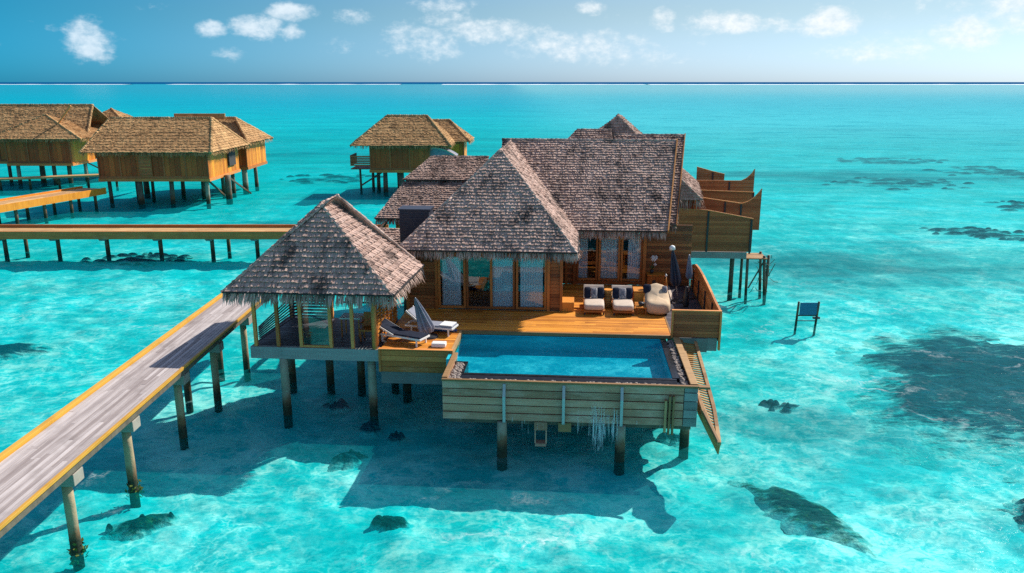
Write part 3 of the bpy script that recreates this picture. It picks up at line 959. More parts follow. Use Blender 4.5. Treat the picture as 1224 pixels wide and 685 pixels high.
def curtain(parent, u0, u1, v, z0, z1, amp=.03, waves=9):
    ph = random.random() * 6
    mb = MB()
    mb.grid(lambda a, b: (u0 + (u1 - u0) * a, v + amp * math.sin(a * waves * 6.28 + ph + .6 * math.sin(b * 2)) + amp * .4 * math.sin(a * waves * 13 + 1), z0 + (z1 - z0) * b), 70, 4)
    mb.build('curtain', M['curtain'], parent, True)


WZ0, WZ1 = D + .04, 5.05
w = window(villa, -5.70, -4.52, 32.08, WZ0, WZ1); curtain(w, -5.55, -4.75, 32.20, D + .05, 5.0)
w = window(villa, -4.50, -2.46, 32.08, WZ0, WZ1, 'sliding_door', .09, -3.45); curtain(w, -3.4, -2.55, 32.20, D + .05, 5.0, waves=10)
w = window(villa, -2.42, -1.12, 32.08, WZ0, WZ1); curtain(w, -2.25, -1.3, 32.20, D + .05, 5.0)
mb = MB(); mb.box(-5.82, -5.71, 31.96, 32.16, D, 5.1); mb.box(-1.11, -1.0, 31.96, 32.16, D, 5.1); mb.box(-5.71, -1.11, 31.97, 32.14, 5.06, 5.14)
mb.build('window_surround', M['frame'], villa)
for (a, b, cu) in ((.10, 1.10, (.15, .62)), (1.13, 2.14, (1.22, 2.05)), (2.17, 3.18, (2.5, 3.1))):
    w = window(villa, a, b, 36.86, D + .18, 5.34); curtain(w, cu[0], cu[1], 36.98, D + .1, 5.3, waves=6)
mb = MB(); mb.box(3.19, 3.34, 36.70, 36.96, D, 5.4); mb.box(-.06, .08, 36.70, 36.96, D, 5.4); mb.box(.08, 3.19, 36.71, 36.80, D + .02, D + .17)
mb.build('window_surround', M['frame'], villa)
# roof vent box behind the front wing
mb = MB(); mb.box(-7.6, -6.3, 33.6, 34.6, 5.2, 6.62)
o = mb.build('roof_vent_box', M['slate'], villa)
mb = MB()
for i in range(8): mb.box(-7.6, -6.3, 33.57, 33.597, 5.3 + i * .16, 5.36 + i * .16)
mb.box(-7.66, -6.24, 33.55, 34.65, 6.622, 6.69); mb.build('louvre', M['slate'], o)


def inside_table():
    t = thing('round_table', 'white oval table seen through the glass of the left sliding door', 'table', (-4.6, 33.6, D))
    mb = MB(); mb.tube([(-4.6, 33.6, D + .78), (-4.6, 33.6, D + .86)], [.72, .78], 28); mb.build('tabletop', M['white'], t)
    mb = MB(); mb.tube([(-4.6, 33.6, D + .02), (-4.6, 33.6, D + .1), (-4.6, 33.6, D + .78)], [.35, .08, .07], 16); mb.build('leg', M['dark'], t)


inside_table()

# bathroom wing at the back left: two tiers of thatch
bw = thing('bathroom_wing', 'lower two tiered thatched wing behind the front roof, left of the villa', 'building', (-7.5, 41, D))
roof(bw, [((-10.15, 39.4, 5.25), (-4.0, 39.4, 5.25), (-4.0, 42.0, 6.80), (-9.15, 42.0, 6.80)),
          ((-10.15, 46.5, 5.25), (-10.15, 39.4, 5.25), (-9.15, 42.0, 6.80), (-9.15, 44.5, 6.8))],
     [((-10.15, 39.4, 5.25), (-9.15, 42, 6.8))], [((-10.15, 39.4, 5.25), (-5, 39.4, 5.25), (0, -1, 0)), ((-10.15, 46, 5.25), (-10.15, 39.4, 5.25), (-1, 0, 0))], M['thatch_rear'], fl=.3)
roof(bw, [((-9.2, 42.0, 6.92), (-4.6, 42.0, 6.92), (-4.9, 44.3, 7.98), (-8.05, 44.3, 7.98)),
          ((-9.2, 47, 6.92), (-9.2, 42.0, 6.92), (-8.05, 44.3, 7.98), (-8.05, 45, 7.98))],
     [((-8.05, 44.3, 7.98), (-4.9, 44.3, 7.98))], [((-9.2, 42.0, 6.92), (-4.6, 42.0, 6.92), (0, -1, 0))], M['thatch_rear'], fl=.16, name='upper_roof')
mb = MB(); mb.box(-9.3, -5, 40.2, 46, 2.5, 5.3); mb.box(-8.6, -5, 42.3, 45.5, 5.5, 6.95); mb.build('wall', M['orange'], bw)
mb = MB(); mb.box(-9.6, -7.2, 34.6, 40.1, 2.45, 2.66); mb.build('floor', M['deck'], bw)
roof(bw, [((-10.3, 34.2, 4.05), (-7.3, 34.2, 4.05), (-7.3, 37.4, 5.15), (-9.6, 37.4, 5.15)),
          ((-10.3, 40, 4.05), (-10.3, 34.2, 4.05), (-9.6, 37.4, 5.15), (-9.6, 40, 5.15))], [], [], M['thatch'], name='link_roof')
mb = MB(); mb.prism([(-8.9, 38.4, 4.9), (-7.9, 37.6, 4.9), (-7.9, 37.6, 5.7)], (.06, .08, 0)); mb.build('yellow_gable_board', M['rail'], bw)
for u in (-9.0, -7.4):
    for v in (40.8, 45): pile(bw, u, v, 2.5, r=.15, mat='piledark')

# rear wing
rw = thing('rear_wing', 'rear thatched wing whose pointed roof rises behind the main ridge', 'building', (3, 47, D))
A1, A2 = (2.30, 46.8, 10.12), (2.45, 48.6, 10.12)
c0, c1, c2, c3 = (-3.0, 41.9, 5.5), (7.05, 45.0, 5.6), (8.0, 53.2, 5.6), (-3.0, 53.2, 5.6)
c0 = (-3.0, 45.0, 5.6)
roof(rw, [(c0, c1, A1, A1), (c1, c2, A2, A1), (c3, c0, A1, A2)], [(c1, A1), (c2, A2), (c0, A1), (A1, A2)],
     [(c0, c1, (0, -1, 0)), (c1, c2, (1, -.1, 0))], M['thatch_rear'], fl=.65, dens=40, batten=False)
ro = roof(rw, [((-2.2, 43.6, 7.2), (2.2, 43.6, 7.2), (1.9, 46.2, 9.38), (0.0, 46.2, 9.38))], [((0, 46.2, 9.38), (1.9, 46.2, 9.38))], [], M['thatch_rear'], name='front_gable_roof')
mb = MB(); mb.box(-2, 6.75, 45.7, 52, D - .1, 5.9); mb.build('wall', M['wall'], rw)
for u in (0, 3, 5.8):
    for v in (46.5, 51.5): pile(rw, u, v, 2.6, r=.15, mat='piledark')


# privacy screens of the bathroom terraces
def privacy_screen(label, v, profile, zb, posts, tilt=0.0, reverse=False):
    """profile: (u, ztop) list from left to right; boards run along u"""
    u0, u1 = profile[0][0], profile[-1][0]
    t = thing('privacy_screen', label, 'fence', ((u0 + u1) / 2, v, zb), FRAME_H, 'timber privacy screens behind the villa')
    def top(u):
        for (a, za), (b, zb_) in zip(profile[:-1], profile[1:]):
            if a <= u <= b: return za + (zb_ - za) * (u - a) / (b - a)
        return profile[-1][1]
    mb = MB(); h = .135; z = zb; gp = .005
    zmax = max(p[1] for p in profile)
    n = 36
    while z < zmax:
        # board clipped by the top outline
        run = []
        rr = random.random()
        for i in range(n):
            ua = u0 + (u1 - u0) * i / n; ub = u0 + (u1 - u0) * (i + 1) / n
            za, zc = min(top(ua), z + h - gp), min(top(ub), z + h - gp)
            if za > z + .004 or zc > z + .004:
                mb.prism([(ua, v + tilt * (ua - u0), z), (ub, v + tilt * (ub - u0), z), (ub, v + tilt * (ub - u0), max(zc, z + .003)), (ua, v + tilt * (ua - u0), max(za, z + .003))], (0, .035, 0), rr)
        z += h
    mb.build('boards', M['screen'], t)
    mb = MB()
    for a, b in zip(profile[:-1], profile[1:]):
        mb.bar((a[0], v + tilt * (a[0] - u0) + .015, a[1] + .025), (b[0], v + tilt * (b[0] - u0) + .015, b[1] + .025), .10, .05)
    mb.build('cap_rail', M['post'], t)
    for u in posts:
        mb = MB(); mb.box(u - .05, u + .05, v + tilt * (u - u0) - .05, v + tilt * (u - u0) - .003, zb - .1, top(u) - .03); mb.build('post', M['dark'], t)
    return t


S1 = privacy_screen('nearest and largest brown timber screen, with a lower sloping right half', 45.0, [(5.7, 5.1), (7.4, 5.0), (9.95, 4.55)], 2.68, (7.45, 9.85))
mb = MB(); mb.box(5.6, 9.7, 44.9, 45.2, 2.3, 2.66); mb.box(5.6, 9.7, 46.4, 46.7, 2.3, 2.66); mb.build('floor_beam', M['beam'], S1)
mb = MB(); planks(mb, (5.6, 45.2, 2.6), (4.1, 0, 0), (0, 3, 0), (0, 0, .06), 18); mb.build('terrace_floor', M['screen'], S1)
pile(S1, 9.2, 46.3, 2.35, r=.13, mat='piledark'); pile(S1, 6.6, 46.3, 2.35, r=.13, mat='piledark')
privacy_screen('timber screen just behind the largest one, its right end sweeping up to a point', 48.6, [(7.3, 5.25), (10.0, 4.88), (10.35, 5.0), (10.7, 5.25), (11.0, 5.6), (11.12, 5.78)], 3.3, (9.0, 9.95))
privacy_screen('straight topped timber screen in the middle of the stack of screens', 51.2, [(7.8, 5.32), (11.25, 5.22)], 3.4, (11.2,))
privacy_screen('second farthest timber screen with its upswept pointed right end', 53.0, [(7.8, 5.72), (10.75, 5.72), (11.1, 5.9), (11.4, 6.2), (11.58, 6.5)], 3.5, (10.0,))
privacy_screen('farthest short reddish timber screen against the rear wing roof', 56.0, [(8.3, 6.3), (9.4, 6.0), (10.2, 5.82)], 3.6, (9.4,))


def landing():
    t = thing('boat_landing', 'small rickety timber landing with leaning posts below the largest screen', 'landing', (10.3, 46, 0))
    mb = MB(); planks(mb, (9.7, 45.6, 2.12), (1.35, 0, 0), (0, 1.6, 0), (0, 0, .06), 9, .02); mb.build('deck_boards', M['rim'], t)
    for u, v, l in ((9.95, 45.7, .05), (10.9, 45.8, .25), (10.95, 47.0, .2), (9.9, 47, 0), (11.2, 46.0, -.1)):
        pile(t, u, v, 2.3 if u > 10 else 2.1, r=.08, mat='piledark', lean=(l, -.1))
    mb = MB()
    mb.bar((10.1, 45.7, .4), (10.95, 45.9, 2.0), .06, .06); mb.bar((10.95, 45.85, .5), (11.5, 45.6, 1.9), .04, .04)
    for i in range(26):
        p = Vector((random.uniform(10.5, 11.4), random.uniform(45.4, 46.6), random.uniform(.2, 2.3)))
        q = p + Vector((random.uniform(-.5, .5), random.uniform(-.3, .3), random.uniform(-.6, .4)))
        mb.tube([p, (p + q) / 2 + Vector((0, 0, -.08)), q], .016, 5)
    mb.build('brace', M['piledark'], t)


landing()

# ------------------------------------------------------------------ decks
deck = thing('sun_deck', 'orange timber deck in front of the villa windows reaching the pool edge', 'deck', (-1, 31, D))
mb = MB()
planks(mb, (-7.0, 29.12, D - .045), (10.72, 0, 0), (0, 2.92, 0), (0, 0, .045), 22, .010, 4.0, .06)
planks(mb, (-.52, 32.05, D - .045), (4.24, 0, 0), (0, 4.72, 0), (0, 0, .045), 35, .010, 3.0, .06)
planks(mb, (-6.9, 26.72, D - .045), (2.56, 0, 0), (0, 2.39, 0), (0, 0, .045), 18, .010, 0, .06)
mb.build('deck_boards', M['deck'], deck)
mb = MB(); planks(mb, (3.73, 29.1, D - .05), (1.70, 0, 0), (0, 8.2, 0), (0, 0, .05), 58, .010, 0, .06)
mb.build('dark_and_shaded_boards', M['deckdark'], deck)  # parasol shade on the deck, painted in as dark boards
mb = MB(); mb.box(-4.36, 3.73, 29.02, 29.115, D - .12, D + .008); mb.box(-4.345, -4.26, 26.66, 29.02, D - .3, D + .012); mb.box(3.70, 3.76, 29.115, 32.3, D - .1, D + .012)
mb.build('edge_board', M['rim'], deck)
mb = MB(); planks(mb, (-6.92, 26.62, D - .84), (2.60, 0, 0), (0, 0, .82), (0, .09, 0), 4, .014); mb.box(-6.96, -6.88, 26.58, 26.73, D - .84, D + .02); mb.box(-4.34, -4.26, 26.57, 26.73, D - .84, D + .02)
mb.box(-6.96, -4.26, 26.575, 26.74, D - .0, D + .035)
mb.build('fascia', M['fascia'], deck)
mb = MB(); mb.box(-6.9, -4.3, 26.66, 26.9, D - 1.3, D - .86); mb.box(-6.9, -4.3, 28.6, 28.85, D - .5, D - .1); mb.box(3.95, 5.42, 29.04, 29.3, D - .56, D - .06); mb.box(3.95, 5.05, 28.98, 29.03, D - .6, D - .06)
mb.box(-6.9, 5.4, 31.2, 31.5, D - .5, D - .06); mb.box(-6.9, 5.4, 34, 34.3, D - .5, D - .06); mb.box(3.9, 4.15, 29.3, 36.5, D - .5, D - .06); mb.box(5.2, 5.4, 29.3, 36.5, D - .5, D - .06)
mb.build('floor_beam', M['beam'], deck)
for u, v in ((-6.6, 29.5), (-4.8, 31.3), (-1.5, 31.3), (1.5, 31.3), (4.0, 31.3), (5.2, 34), (-6.5, 34), (-2, 35), (2, 35), (4.2, 36)): pile(deck, u, v, 2.3, r=.16, mat='piledark')
# fence at the right end
mb = MB(); planks(mb, (3.72, 29.0, D - .02), (1.76, 0, 0), (0, 0, 1.0), (0, .05, 0), 8, .012); mb.build('front_panel', M['screen'], deck)
mb = MB(); mb.box(3.68, 5.52, 28.95, 29.08, D + .985, D + 1.04); mb.box(3.68, 3.75, 28.94, 29.09, D - .05, D + .98); mb.box(5.46, 5.53, 28.93, 29.1, D - .5, D + .98); mb.build('front_rail', M['fascia'], deck)
mb = MB()
side = [(29.1, 3.68), (30.2, 3.74), (31.2, 3.84), (32.3, 3.93), (33.4, 4.0), (34.6, 4.03), (35.6, 3.98), (36.3, 3.82), (36.9, 3.5)]
for (a, za), (b, zb) in zip(side[:-1], side[1:]):
    nb = 8
    for i in range(nb):
        f0, f1 = i / nb, (i + 1) / nb
        mb.prism([(5.46, a, 2.5 + (za - 2.5) * f0), (5.46, b, 2.5 + (zb - 2.5) * f0), (5.46, b, 2.5 + (zb - 2.5) * f1 - .012), (5.46, a, 2.5 + (za - 2.5) * f1 - .012)], (.045, 0, 0), (i * .37 + .11) % 1)
mb.build('side_panel', M['fascia'], deck)
mb = MB()
for (a, za), (b, zb) in zip(side[:-1], side[1:]): mb.bar((5.48, a, za + .02), (5.48, b, zb + .02), .09, .05)
mb.build('side_rail', M['post'], deck)
for v in (30.6, 32.4, 34.2, 35.8):
    mb = MB(); mb.box(5.40, 5.455, v - .05, v + .05, D, 3.6); mb.build('post', M['dark'], deck)
mb = MB(); mb.box(-.55, .02, 32.0, 32.9, D + .003, D + .40)
o = mb.build('timber_step', M['orange'], None, base=(-.3, 32.4, D), bevel=.01); tag(o, 'small orange timber step box against the corner of the front wing', 'step')

# ------------------------------------------------------------------ pool
pool = thing('infinity_pool', 'blue infinity pool in a weathered plank box hanging over the lagoon', 'pool', (-.4, 26.5, 1.2))
PU0, PU1, PV0, PV1, PZ = -4.30, 3.30, 24.95, 29.0, 2.53
mb = MB()
mb.box(PU0, PU1, PV0, PV1, 1.30, 1.97); mb.box(PU0 - .1, PU0, 26.0, PV1 + .1, 1.3, 2.62); mb.box(PU1, PU1 + .1, PV0, PV1, 1.3, 2.50); mb.box(PU0, PU1, PV1, PV1 + .1, 1.3, 2.56)
mb.build('basin', M['pooltile'], pool)
mb = MB(); mb.face([(-3.62, PV0, PZ), (PU1, PV0, PZ), (PU1, PV1, PZ), (PU0, PV1, PZ), (PU0, 26.0, PZ), (-3.62, 26.0, PZ)], .5); mb.build('pool_water', M['poolwater'], pool)
mb = MB(); mb.box(-3.72, 3.42, 24.80, PV0, 1.3, PZ + .012); mb.box(PU1 + .101, 3.52, PV0, 29.0, 1.3, PZ + .03); mb.box(PU1, PU1 + .1, PV0, 29.0, 2.503, PZ + .027); mb.box(-4.25, -3.62, 25.9, 26.0, 1.3, PZ + .03); mb.box(-3.72, -3.622, PV0, 25.9, 1.3, PZ + .02)
mb.prism([(-3.72, 24.80, 2.53), (-3.72, 24.42, 2.42), (-3.72, 24.42, 2.3), (-3.72, 24.80, 2.3)], (7.14, 0, 0))
mb.build('black_weir', M['black'], pool)
mb = MB()
def pebble(u, v, z, s):
    mb.tube([(u - s, v, z), (u - s * .5, v, z + s * .15), (u + s * .5, v, z + s * .15), (u + s, v, z)], [s * .3, s * .8, s * .8, s * .3], 7)
for i in range(620):
    pebble(random.uniform(-3.95, 3.5), random.uniform(24.10, 24.42), 2.50 + random.uniform(-.02, .03), random.uniform(.025, .055))
for i in range(330):
    pebble(random.uniform(3.54, 3.74), random.uniform(24.2, 28.9), 2.52 + random.uniform(-.02, .03), random.uniform(.025, .055))
for i in range(160):
    pebble(random.uniform(-4.05, -3.74), random.uniform(24.2, 25.85), 2.50 + random.uniform(-.02, .05), random.uniform(.03, .065))
mb.build('pebbles', M['pebble'], pool, True)
mb = MB(); mb.box(-4.1, 3.76, 24.085, 24.79, 2.38, 2.47); mb.box(3.525, 3.76, 24.795, 28.95, 2.38, 2.49); mb.box(-4.1, -3.73, 24.795, 25.89, 2.38, 2.47); mb.build('gutter', M['black'], pool)
mb = MB(); mb.box(-4.22, 4.02, 23.90, 24.02, 2.62, 2.69); mb.box(3.765, 4.0, 24.12, 28.96, 2.62, 2.69); mb.box(-4.24, -4.06, 24.12, 26.55, 2.61, 2.69)
mb.box(4.0, 4.35, 23.88, 24.08, 2.60, 2.68)
mb.build('rim', M['rim'], pool, bevel=.012)
mb = MB()
z = 2.61
for i in range(5):
    h = .268; z2 = z - h
    dz = .012
    mb.box(-4.2, 3.55, 23.95 + .012 * (i % 2), 24.08, z2 + .035, z); z = z2
z = 2.61
for i in range(5):
    mb.box(-4.19, -4.08, 24.09, 26.5, z - .268 + .035, z); mb.box(3.87, 3.98, 24.2, 28.9, z - .268 + .035, z); z -= .268
mb.build('cladding', M['cladding'], pool)
mb = MB(); mb.box(-4.05, 3.85, 24.085, 24.11, 1.3, 2.37); mb.box(-4.0, 3.85, 24.12, 28.9, 1.12, 1.28); mb.box(-4.0, 3.85, 26, 26.3, .9, 1.11); mb.build('box_frame', M['piledark'], pool)
mb = MB()
for i in range(4): mb.box(3.57, 3.99, 23.93, 24.07, 1.30 + i * .29, 1.30 + i * .29 + .265)
mb.box(3.57, 3.99, 23.95, 24.1, 2.46, 2.60)
mb.build('end_cladding', M['beam'], pool)
for u in (-2.17, -.25, 1.60):
    mb = MB(); mb.prism([(u - .05, 23.94, 1.22), (u - .05, 23.78, 1.3), (u - .05, 23.74, 2.2), (u - .05, 23.92, 2.58)], (.09, 0, 0)); mb.build('bracket', M['metal'], pool)
for u in (-2.26, 1.60, 3.85):
    pile(pool, u, 24.0 if u < 3 else 25.3, 1.25, r=.16, mat='pile')
for u, v in ((-3.2, 28.0), (0, 28.0), (3.2, 28.0)): pile(pool, u, v, 1.2, r=.17, mat='piledark')
mb = MB(); mb.box(-1.2, -.78, 23.97, 24.3, .98, 1.26); mb.box(-1.17, -.81, 23.98, 24.28, .40, .50); mb.box(-1.19, -1.15, 24.0, 24.04, .5, 1.0); mb.box(-.83, -.79, 24.0, 24.04, .5, 1.0); mb.build('swim_step', M['cladding'], pool)
mb = MB(); mb.box(-.42, 0.0, 23.98, 24.3, .95, 1.26); mb.build('support_block', M['rim'], pool)
mb = MB(); mb.box(2.95, 3.02, 23.80, 23.94, 1.12, 2.2); mb.box(3.08, 3.14, 23.80, 23.94, 1.05, 2.35); mb.box(3.2, 3.26, 23.80, 23.94, 1.05, 2.35); mb.build('ladder_rail', M['rim'], pool)
mb = MB()
for i in range(95):
    g = random.random()
    u = random.gauss(.95, .24) if g < .85 else random.uniform(-3.8, 3.3)
    zt = random.uniform(1.3, 2.0) if g < .85 else random.uniform(1.2, 1.45); zb = zt - (random.uniform(.35, 1.1) if g < .85 else random.uniform(.1, .35))
    w = random.uniform(.008, .03); vv = 23.90 + random.uniform(-.03, .02)
    mb.obox((u, vv, zb), (w, 0, 0), (0, w * .6, 0), (0, 0, zt - zb))
tag(mb.build('water_trickle', M['drip'], pool), kind='stuff')


def slatted_ramp():
    t = thing('slatted_ramp', 'narrow slatted timber ramp sloping down beside the right end of the pool', 'ramp', (4.2, 25.5, 1.5))
    def left(s): return Vector((4.06 + .10 * s, 28.9 - 5.2 * s, 2.55 - .65 * s))
    def right(s): return Vector((4.60 - .05 * s - .42 * max(0, s - .72) ** 1.0, 28.9 - 6.6 * s, 2.5 - 1.0 * s + .05 * math.sin(s * 3)))
    N = 16
    mb = MB()
    for i in range(N):
        mb.bar(left(i / N), left((i + 1) / N), .10, .12); mb.bar(right(i / N), right((i + 1) / N), .11, .12)
    tip = right(1.0)
    mb.bar(left(.80), tip + Vector((0, .0, 0)), .07, .10)
    mb.bar(left(1.0), tip, .07, .12)
    mb.build('stringer', M['rim'], t)
    mb = MB()
    for i in range(40):
        v = 28.75 - i * .165
        sl_, sr_ = (28.9 - v) / 5.2, (28.9 - v) / 6.6
        if sr_ > .97: break
        a, b = left(min(sl_, 1)), right(sr_)
        if sl_ > 1: a = left(1) + (right(1) - left(1)) * ((left(1).y - v) / (left(1).y - right(1).y))
        a = Vector((a.x + .04, v, a.z - .02)); b = Vector((b.x - .04, v, b.z - .02))
        if b.x - a.x > .04: mb.bar(a, b, random.uniform(.085, .11), .03)
    mb.build('slatted_floor', M['wicker'], t)
    mb = MB(); mb.prism([left(.66) + Vector((0, 0, -.1)), left(1.0) + Vector((0, 0, -.1)), tip + Vector((0, 0, -.06)), tip + Vector((0, .15, -.42)), left(.8) + Vector((0, 0, -.6))], (.04, .02, 0)); mb.build('side_board', M['wicker'], t)


slatted_ramp()

# ------------------------------------------------------------------ pavilion
pv = thing('thatched_pavilion', 'open sided pavilion under a steep grey thatched roof beside the walkway', 'pavilion', (-9.2, 28.5, D))
PE = 4.86
q0, q1, q2, q3 = (-12.26, 26.0, PE), (-6.22, 26.0, PE), (-6.05, 30.6, PE), (-12.26, 31.0, PE)
T1, T2 = (-9.36, 28.5, 7.66), (-8.98, 29.3, 7.84)
roof(pv, [(q0, q1, T1, T1), (q1, q2, T2, T1), (q2, q3, T2, T2), (q3, q0, T1, T2)], [(q0, T1), (q1, T1), (q2, T2), (q3, T2), (T1, T2)],
     [(q0, q1, (0, -1, 0)), (q1, q2, (1, 0, 0)), (q2, q3, (0, 1, 0)), (q3, q0, (-1, 0, 0))], M['thatch'], course=.21, butt=.075, fl=.44)
mb = MB(); mb.box(-11.72, -6.96, 26.66, 26.86, 2.22, 2.66); mb.box(-11.72, -6.96, 30.3, 30.5, 2.22, 2.6); mb.box(-11.7, -11.5, 26.87, 30.29, 2.22, 2.6); mb.box(-7.2, -7.0, 26.87, 30.29, 2.22, 2.6)
mb.build('floor_beam', M['beam'], pv)
mb = MB(); planks(mb, (-11.7, 26.87, 2.62), (4.72, 0, 0), (0, 3.6, 0), (0, 0, .05), 26, .014, 0, .05); mb.build('floor', M['deckdark'], pv)
for u in (-11.52, -10.68, -9.82, -8.72, -7.92):
    mb = MB(); mb.box(u - .06, u + .06, 26.70, 26.83, 2.664, 5.05); mb.build('post', M['post'], pv, bevel=.008)
mb = MB(); mb.tube([(-7.12, 26.78, 2.664), (-7.12, 26.78, 5.1)], .10, 14); mb.build('post', M['post'], pv, True)
for u, v in ((-11.5, 30.4), (-9.8, 30.4), (-7.2, 30.4)):
    mb = MB(); mb.box(u - .06, u + .06, v - .06, v + .06, 2.66, 5.2); mb.build('post', M['post'], pv)
mb = MB(); mb.box(-9.75, -8.79, 26.71, 26.81, 2.668, 2.75); mb.box(-9.75, -8.79, 26.71, 26.81, 4.72, 4.8); mb.build('door_frame', M['post'], pv)
mb = MB(); mb.face([(-9.75, 26.76, 2.75), (-8.79, 26.76, 2.75), (-8.79, 26.76, 4.72), (-9.75, 26.76, 4.72)]); mb.build('glass_panel', M['glass'], pv)
# slatted side and back
mb = MB()
for i in range(14): mb.box(-11.44, -9.9, 30.38, 30.42, 2.7 + i * .13, 2.7 + i * .13 + .085)
mb.build('back_louvre', M['deckdark'], pv)
mb = MB()
for k in range(6):
    v0 = 27.0 + k * .56
    mb.box(-7.14, -7.06, v0, v0 + .07, 2.66, 4.9)
    for i in range(16): mb.box(-7.12, -7.08, v0 + .07, v0 + .56, 2.72 + i * .135, 2.72 + i * .135 + .06)
mb.build('side_lattice', M['orange'], pv)
for i in range(9):
    pass
mb = MB()
for i in range(8): mb.bar((-11.5, 27.0, 2.80 + i * .07), (-10.75, 29.8, 3.15 + i * .14), .05, .03)
mb.build('stair_rail', M['deckdark'], pv)
for u, v in ((-10.55, 26.78), (-7.32, 26.95)): pile(pv, u, v, 2.22, r=.15, mat='pile')
for u, v in ((-9.9, 30.0), (-8.6, 30.0), (-7.3, 30.4), (-11.5, 30)): pile(pv, u, v, 2.3, r=.15, mat='piledark')
mb = MB(); mb.bar((-8.3, 26.9, 4.35), (-6.95, 26.9, 4.35), .05, .06); mb.build('header', M['dark'], pv)


def pavilion_table():
    t = thing('side_table', 'small white topped table standing inside the pavilion', 'table', (-8.4, 28.2, 2.67))
    mb = MB(); mb.box(-8.75, -7.95, 27.9, 28.6, 3.40, 3.45); mb.build('tabletop', M['white'], t, bevel=.01)
    for a in (-8.7, -8.04):
        for b in (27.95, 28.5):
            mb = MB(); mb.box(a, a + .05, b, b + .05, 2.675, 3.398); mb.build('leg', M['post'], t)
    t = thing('wooden_chair', 'wooden armchair on the right inside the pavilion', 'chair', (-7.6, 27.7, 2.67))
    mb = MB(); mb.box(-7.85, -7.3, 27.45, 28.0, 3.08, 3.14); mb.build('seat', M['frame'], t)
    mb = MB(); mb.obox((-7.85, 28.0, 3.14), (.55, 0, 0), (0, .05, 0), (0, .12, .5)); mb.build('backrest', M['frame'], t)
    for a in (-7.85, -7.35):
        for b in (27.45, 27.95):
            mb = MB(); mb.box(a, a + .05, b, b + .05, 2.675, 3.078); mb.build('leg', M['frame'], t)
    for a in (-7.87, -7.31):
        mb = MB(); mb.box(a, a + .05, 27.4, 28.05, 3.32, 3.37); mb.build('armrest', M['frame'], t)


pavilion_table()


# ------------------------------------------------------------------ deck furniture
def rbox(mb, u0, u1, v0, v1, z0, z1, puff=.04, n=8):
    """soft box: a superellipsoid cushion"""
    cu, cv, cz = (u0 + u1) / 2, (v0 + v1) / 2, (z0 + z1) / 2
    a, b, c = (u1 - u0) / 2, (v1 - v0) / 2, (z1 - z0) / 2
    def sp(x, e): return math.copysign(abs(x) ** e, x)
    def fn(s, t):
        th = 2 * math.pi * s; ph = -math.pi / 2 + math.pi * t
        e1, e2 = .35, .3
        return (cu + a * sp(math.cos(ph), e1) * sp(math.cos(th), e2), cv + b * sp(math.cos(ph), e1) * sp(math.sin(th), e2), cz + c * sp(math.sin(ph), e1))
    mb.grid(fn, n * 4, n * 2)
    return mb


def daybed(u0, u1, label):
    t = thing('daybed', label, 'daybed', ((u0 + u1) / 2, 32.3, D), FRAME_H, 'padded daybeds on the sun deck')
    mb = MB(); mb.box(u0, u1, 31.55, 33.3, D + .12, D + .20); mb.build('frame', M['frame'], t)
    for a in (u0 + .02, u1 - .08):
        for b in (31.58, 33.2):
            mb = MB(); mb.box(a, a + .06, b, b + .06, D + .002, D + .12); mb.build('leg', M['dark'], t)
    mb = MB(); rbox(mb, u0 + .01, u1 - .01, 31.52, 32.75, D + .2, D + .46); mb.build('mattress', M['cushion'], t, True)
    mb = MB()
    def fn(s, q): return (u0 + (u1 - u0) * s, 32.72 + .5 * q + .03 * math.sin(s * 3.14), D + .42 + .45 * q)
    mb.grid(fn, 6, 6); mb.grid(lambda s, q: (u0 + (u1 - u0) * s, 32.86 + .5 * q, D + .40 + .45 * q), 6, 6)
    mb.obox((u0, 32.72, D + .42), (0, .5, .45), (u1 - u0, 0, 0), (0, .12, -.02))
    mb.build('backrest', M['cushion'], t, bevel=.03)
    return t


daybed(.42, 1.28, 'left white daybed of the pair with patterned pillows on the sun deck')
daybed(1.62, 2.48, 'right white daybed of the pair, next to the wooden tray table')


def pillow(u, v, z, w, h, mat, label, group='pillows on the daybeds', lean=.6):
    mb = MB()
    def fn(s, t):
        th = 2 * math.pi * s; ph = -math.pi / 2 + math.pi * t
        sp = lambda x, e: math.copysign(abs(x) ** e, x)
        x = w / 2 * sp(math.cos(ph), .7) * sp(math.cos(th), .45); y = h / 2 * sp(math.cos(ph), .7) * sp(math.sin(th), .45); q = .085 * math.sin(ph)
        return (u + x, v + y * math.sin(lean) - q * math.cos(lean) , z + y * math.cos(lean) + q * math.sin(lean))
    mb.grid(fn, 28, 12)
    o = mb.build('pillow', M[mat], None, True, base=(u, v, z - h / 2)); tag(o, label, 'pillow', group)


pillow(.58, 32.72, D + .66, .30, .50, 'navy', 'navy pillow at the left edge of the left daybed')
pillow(.85, 32.66, D + .66, .30, .48, 'stripe', 'grey mottled pillow in the middle of the left daybed')
pillow(1.14, 32.72, D + .66, .30, .50, 'navy', 'navy pillow at the right edge of the left daybed')
pillow(1.78, 32.72, D + .66, .30, .50, 'navy', 'navy pillow at the left edge of the right daybed')
pillow(2.05, 32.66, D + .66, .32, .50, 'stripe', 'grey mottled pillow in the middle of the right daybed')
pillow(2.33, 32.72, D + .66, .30, .50, 'navy', 'navy pillow at the right edge of the right daybed')


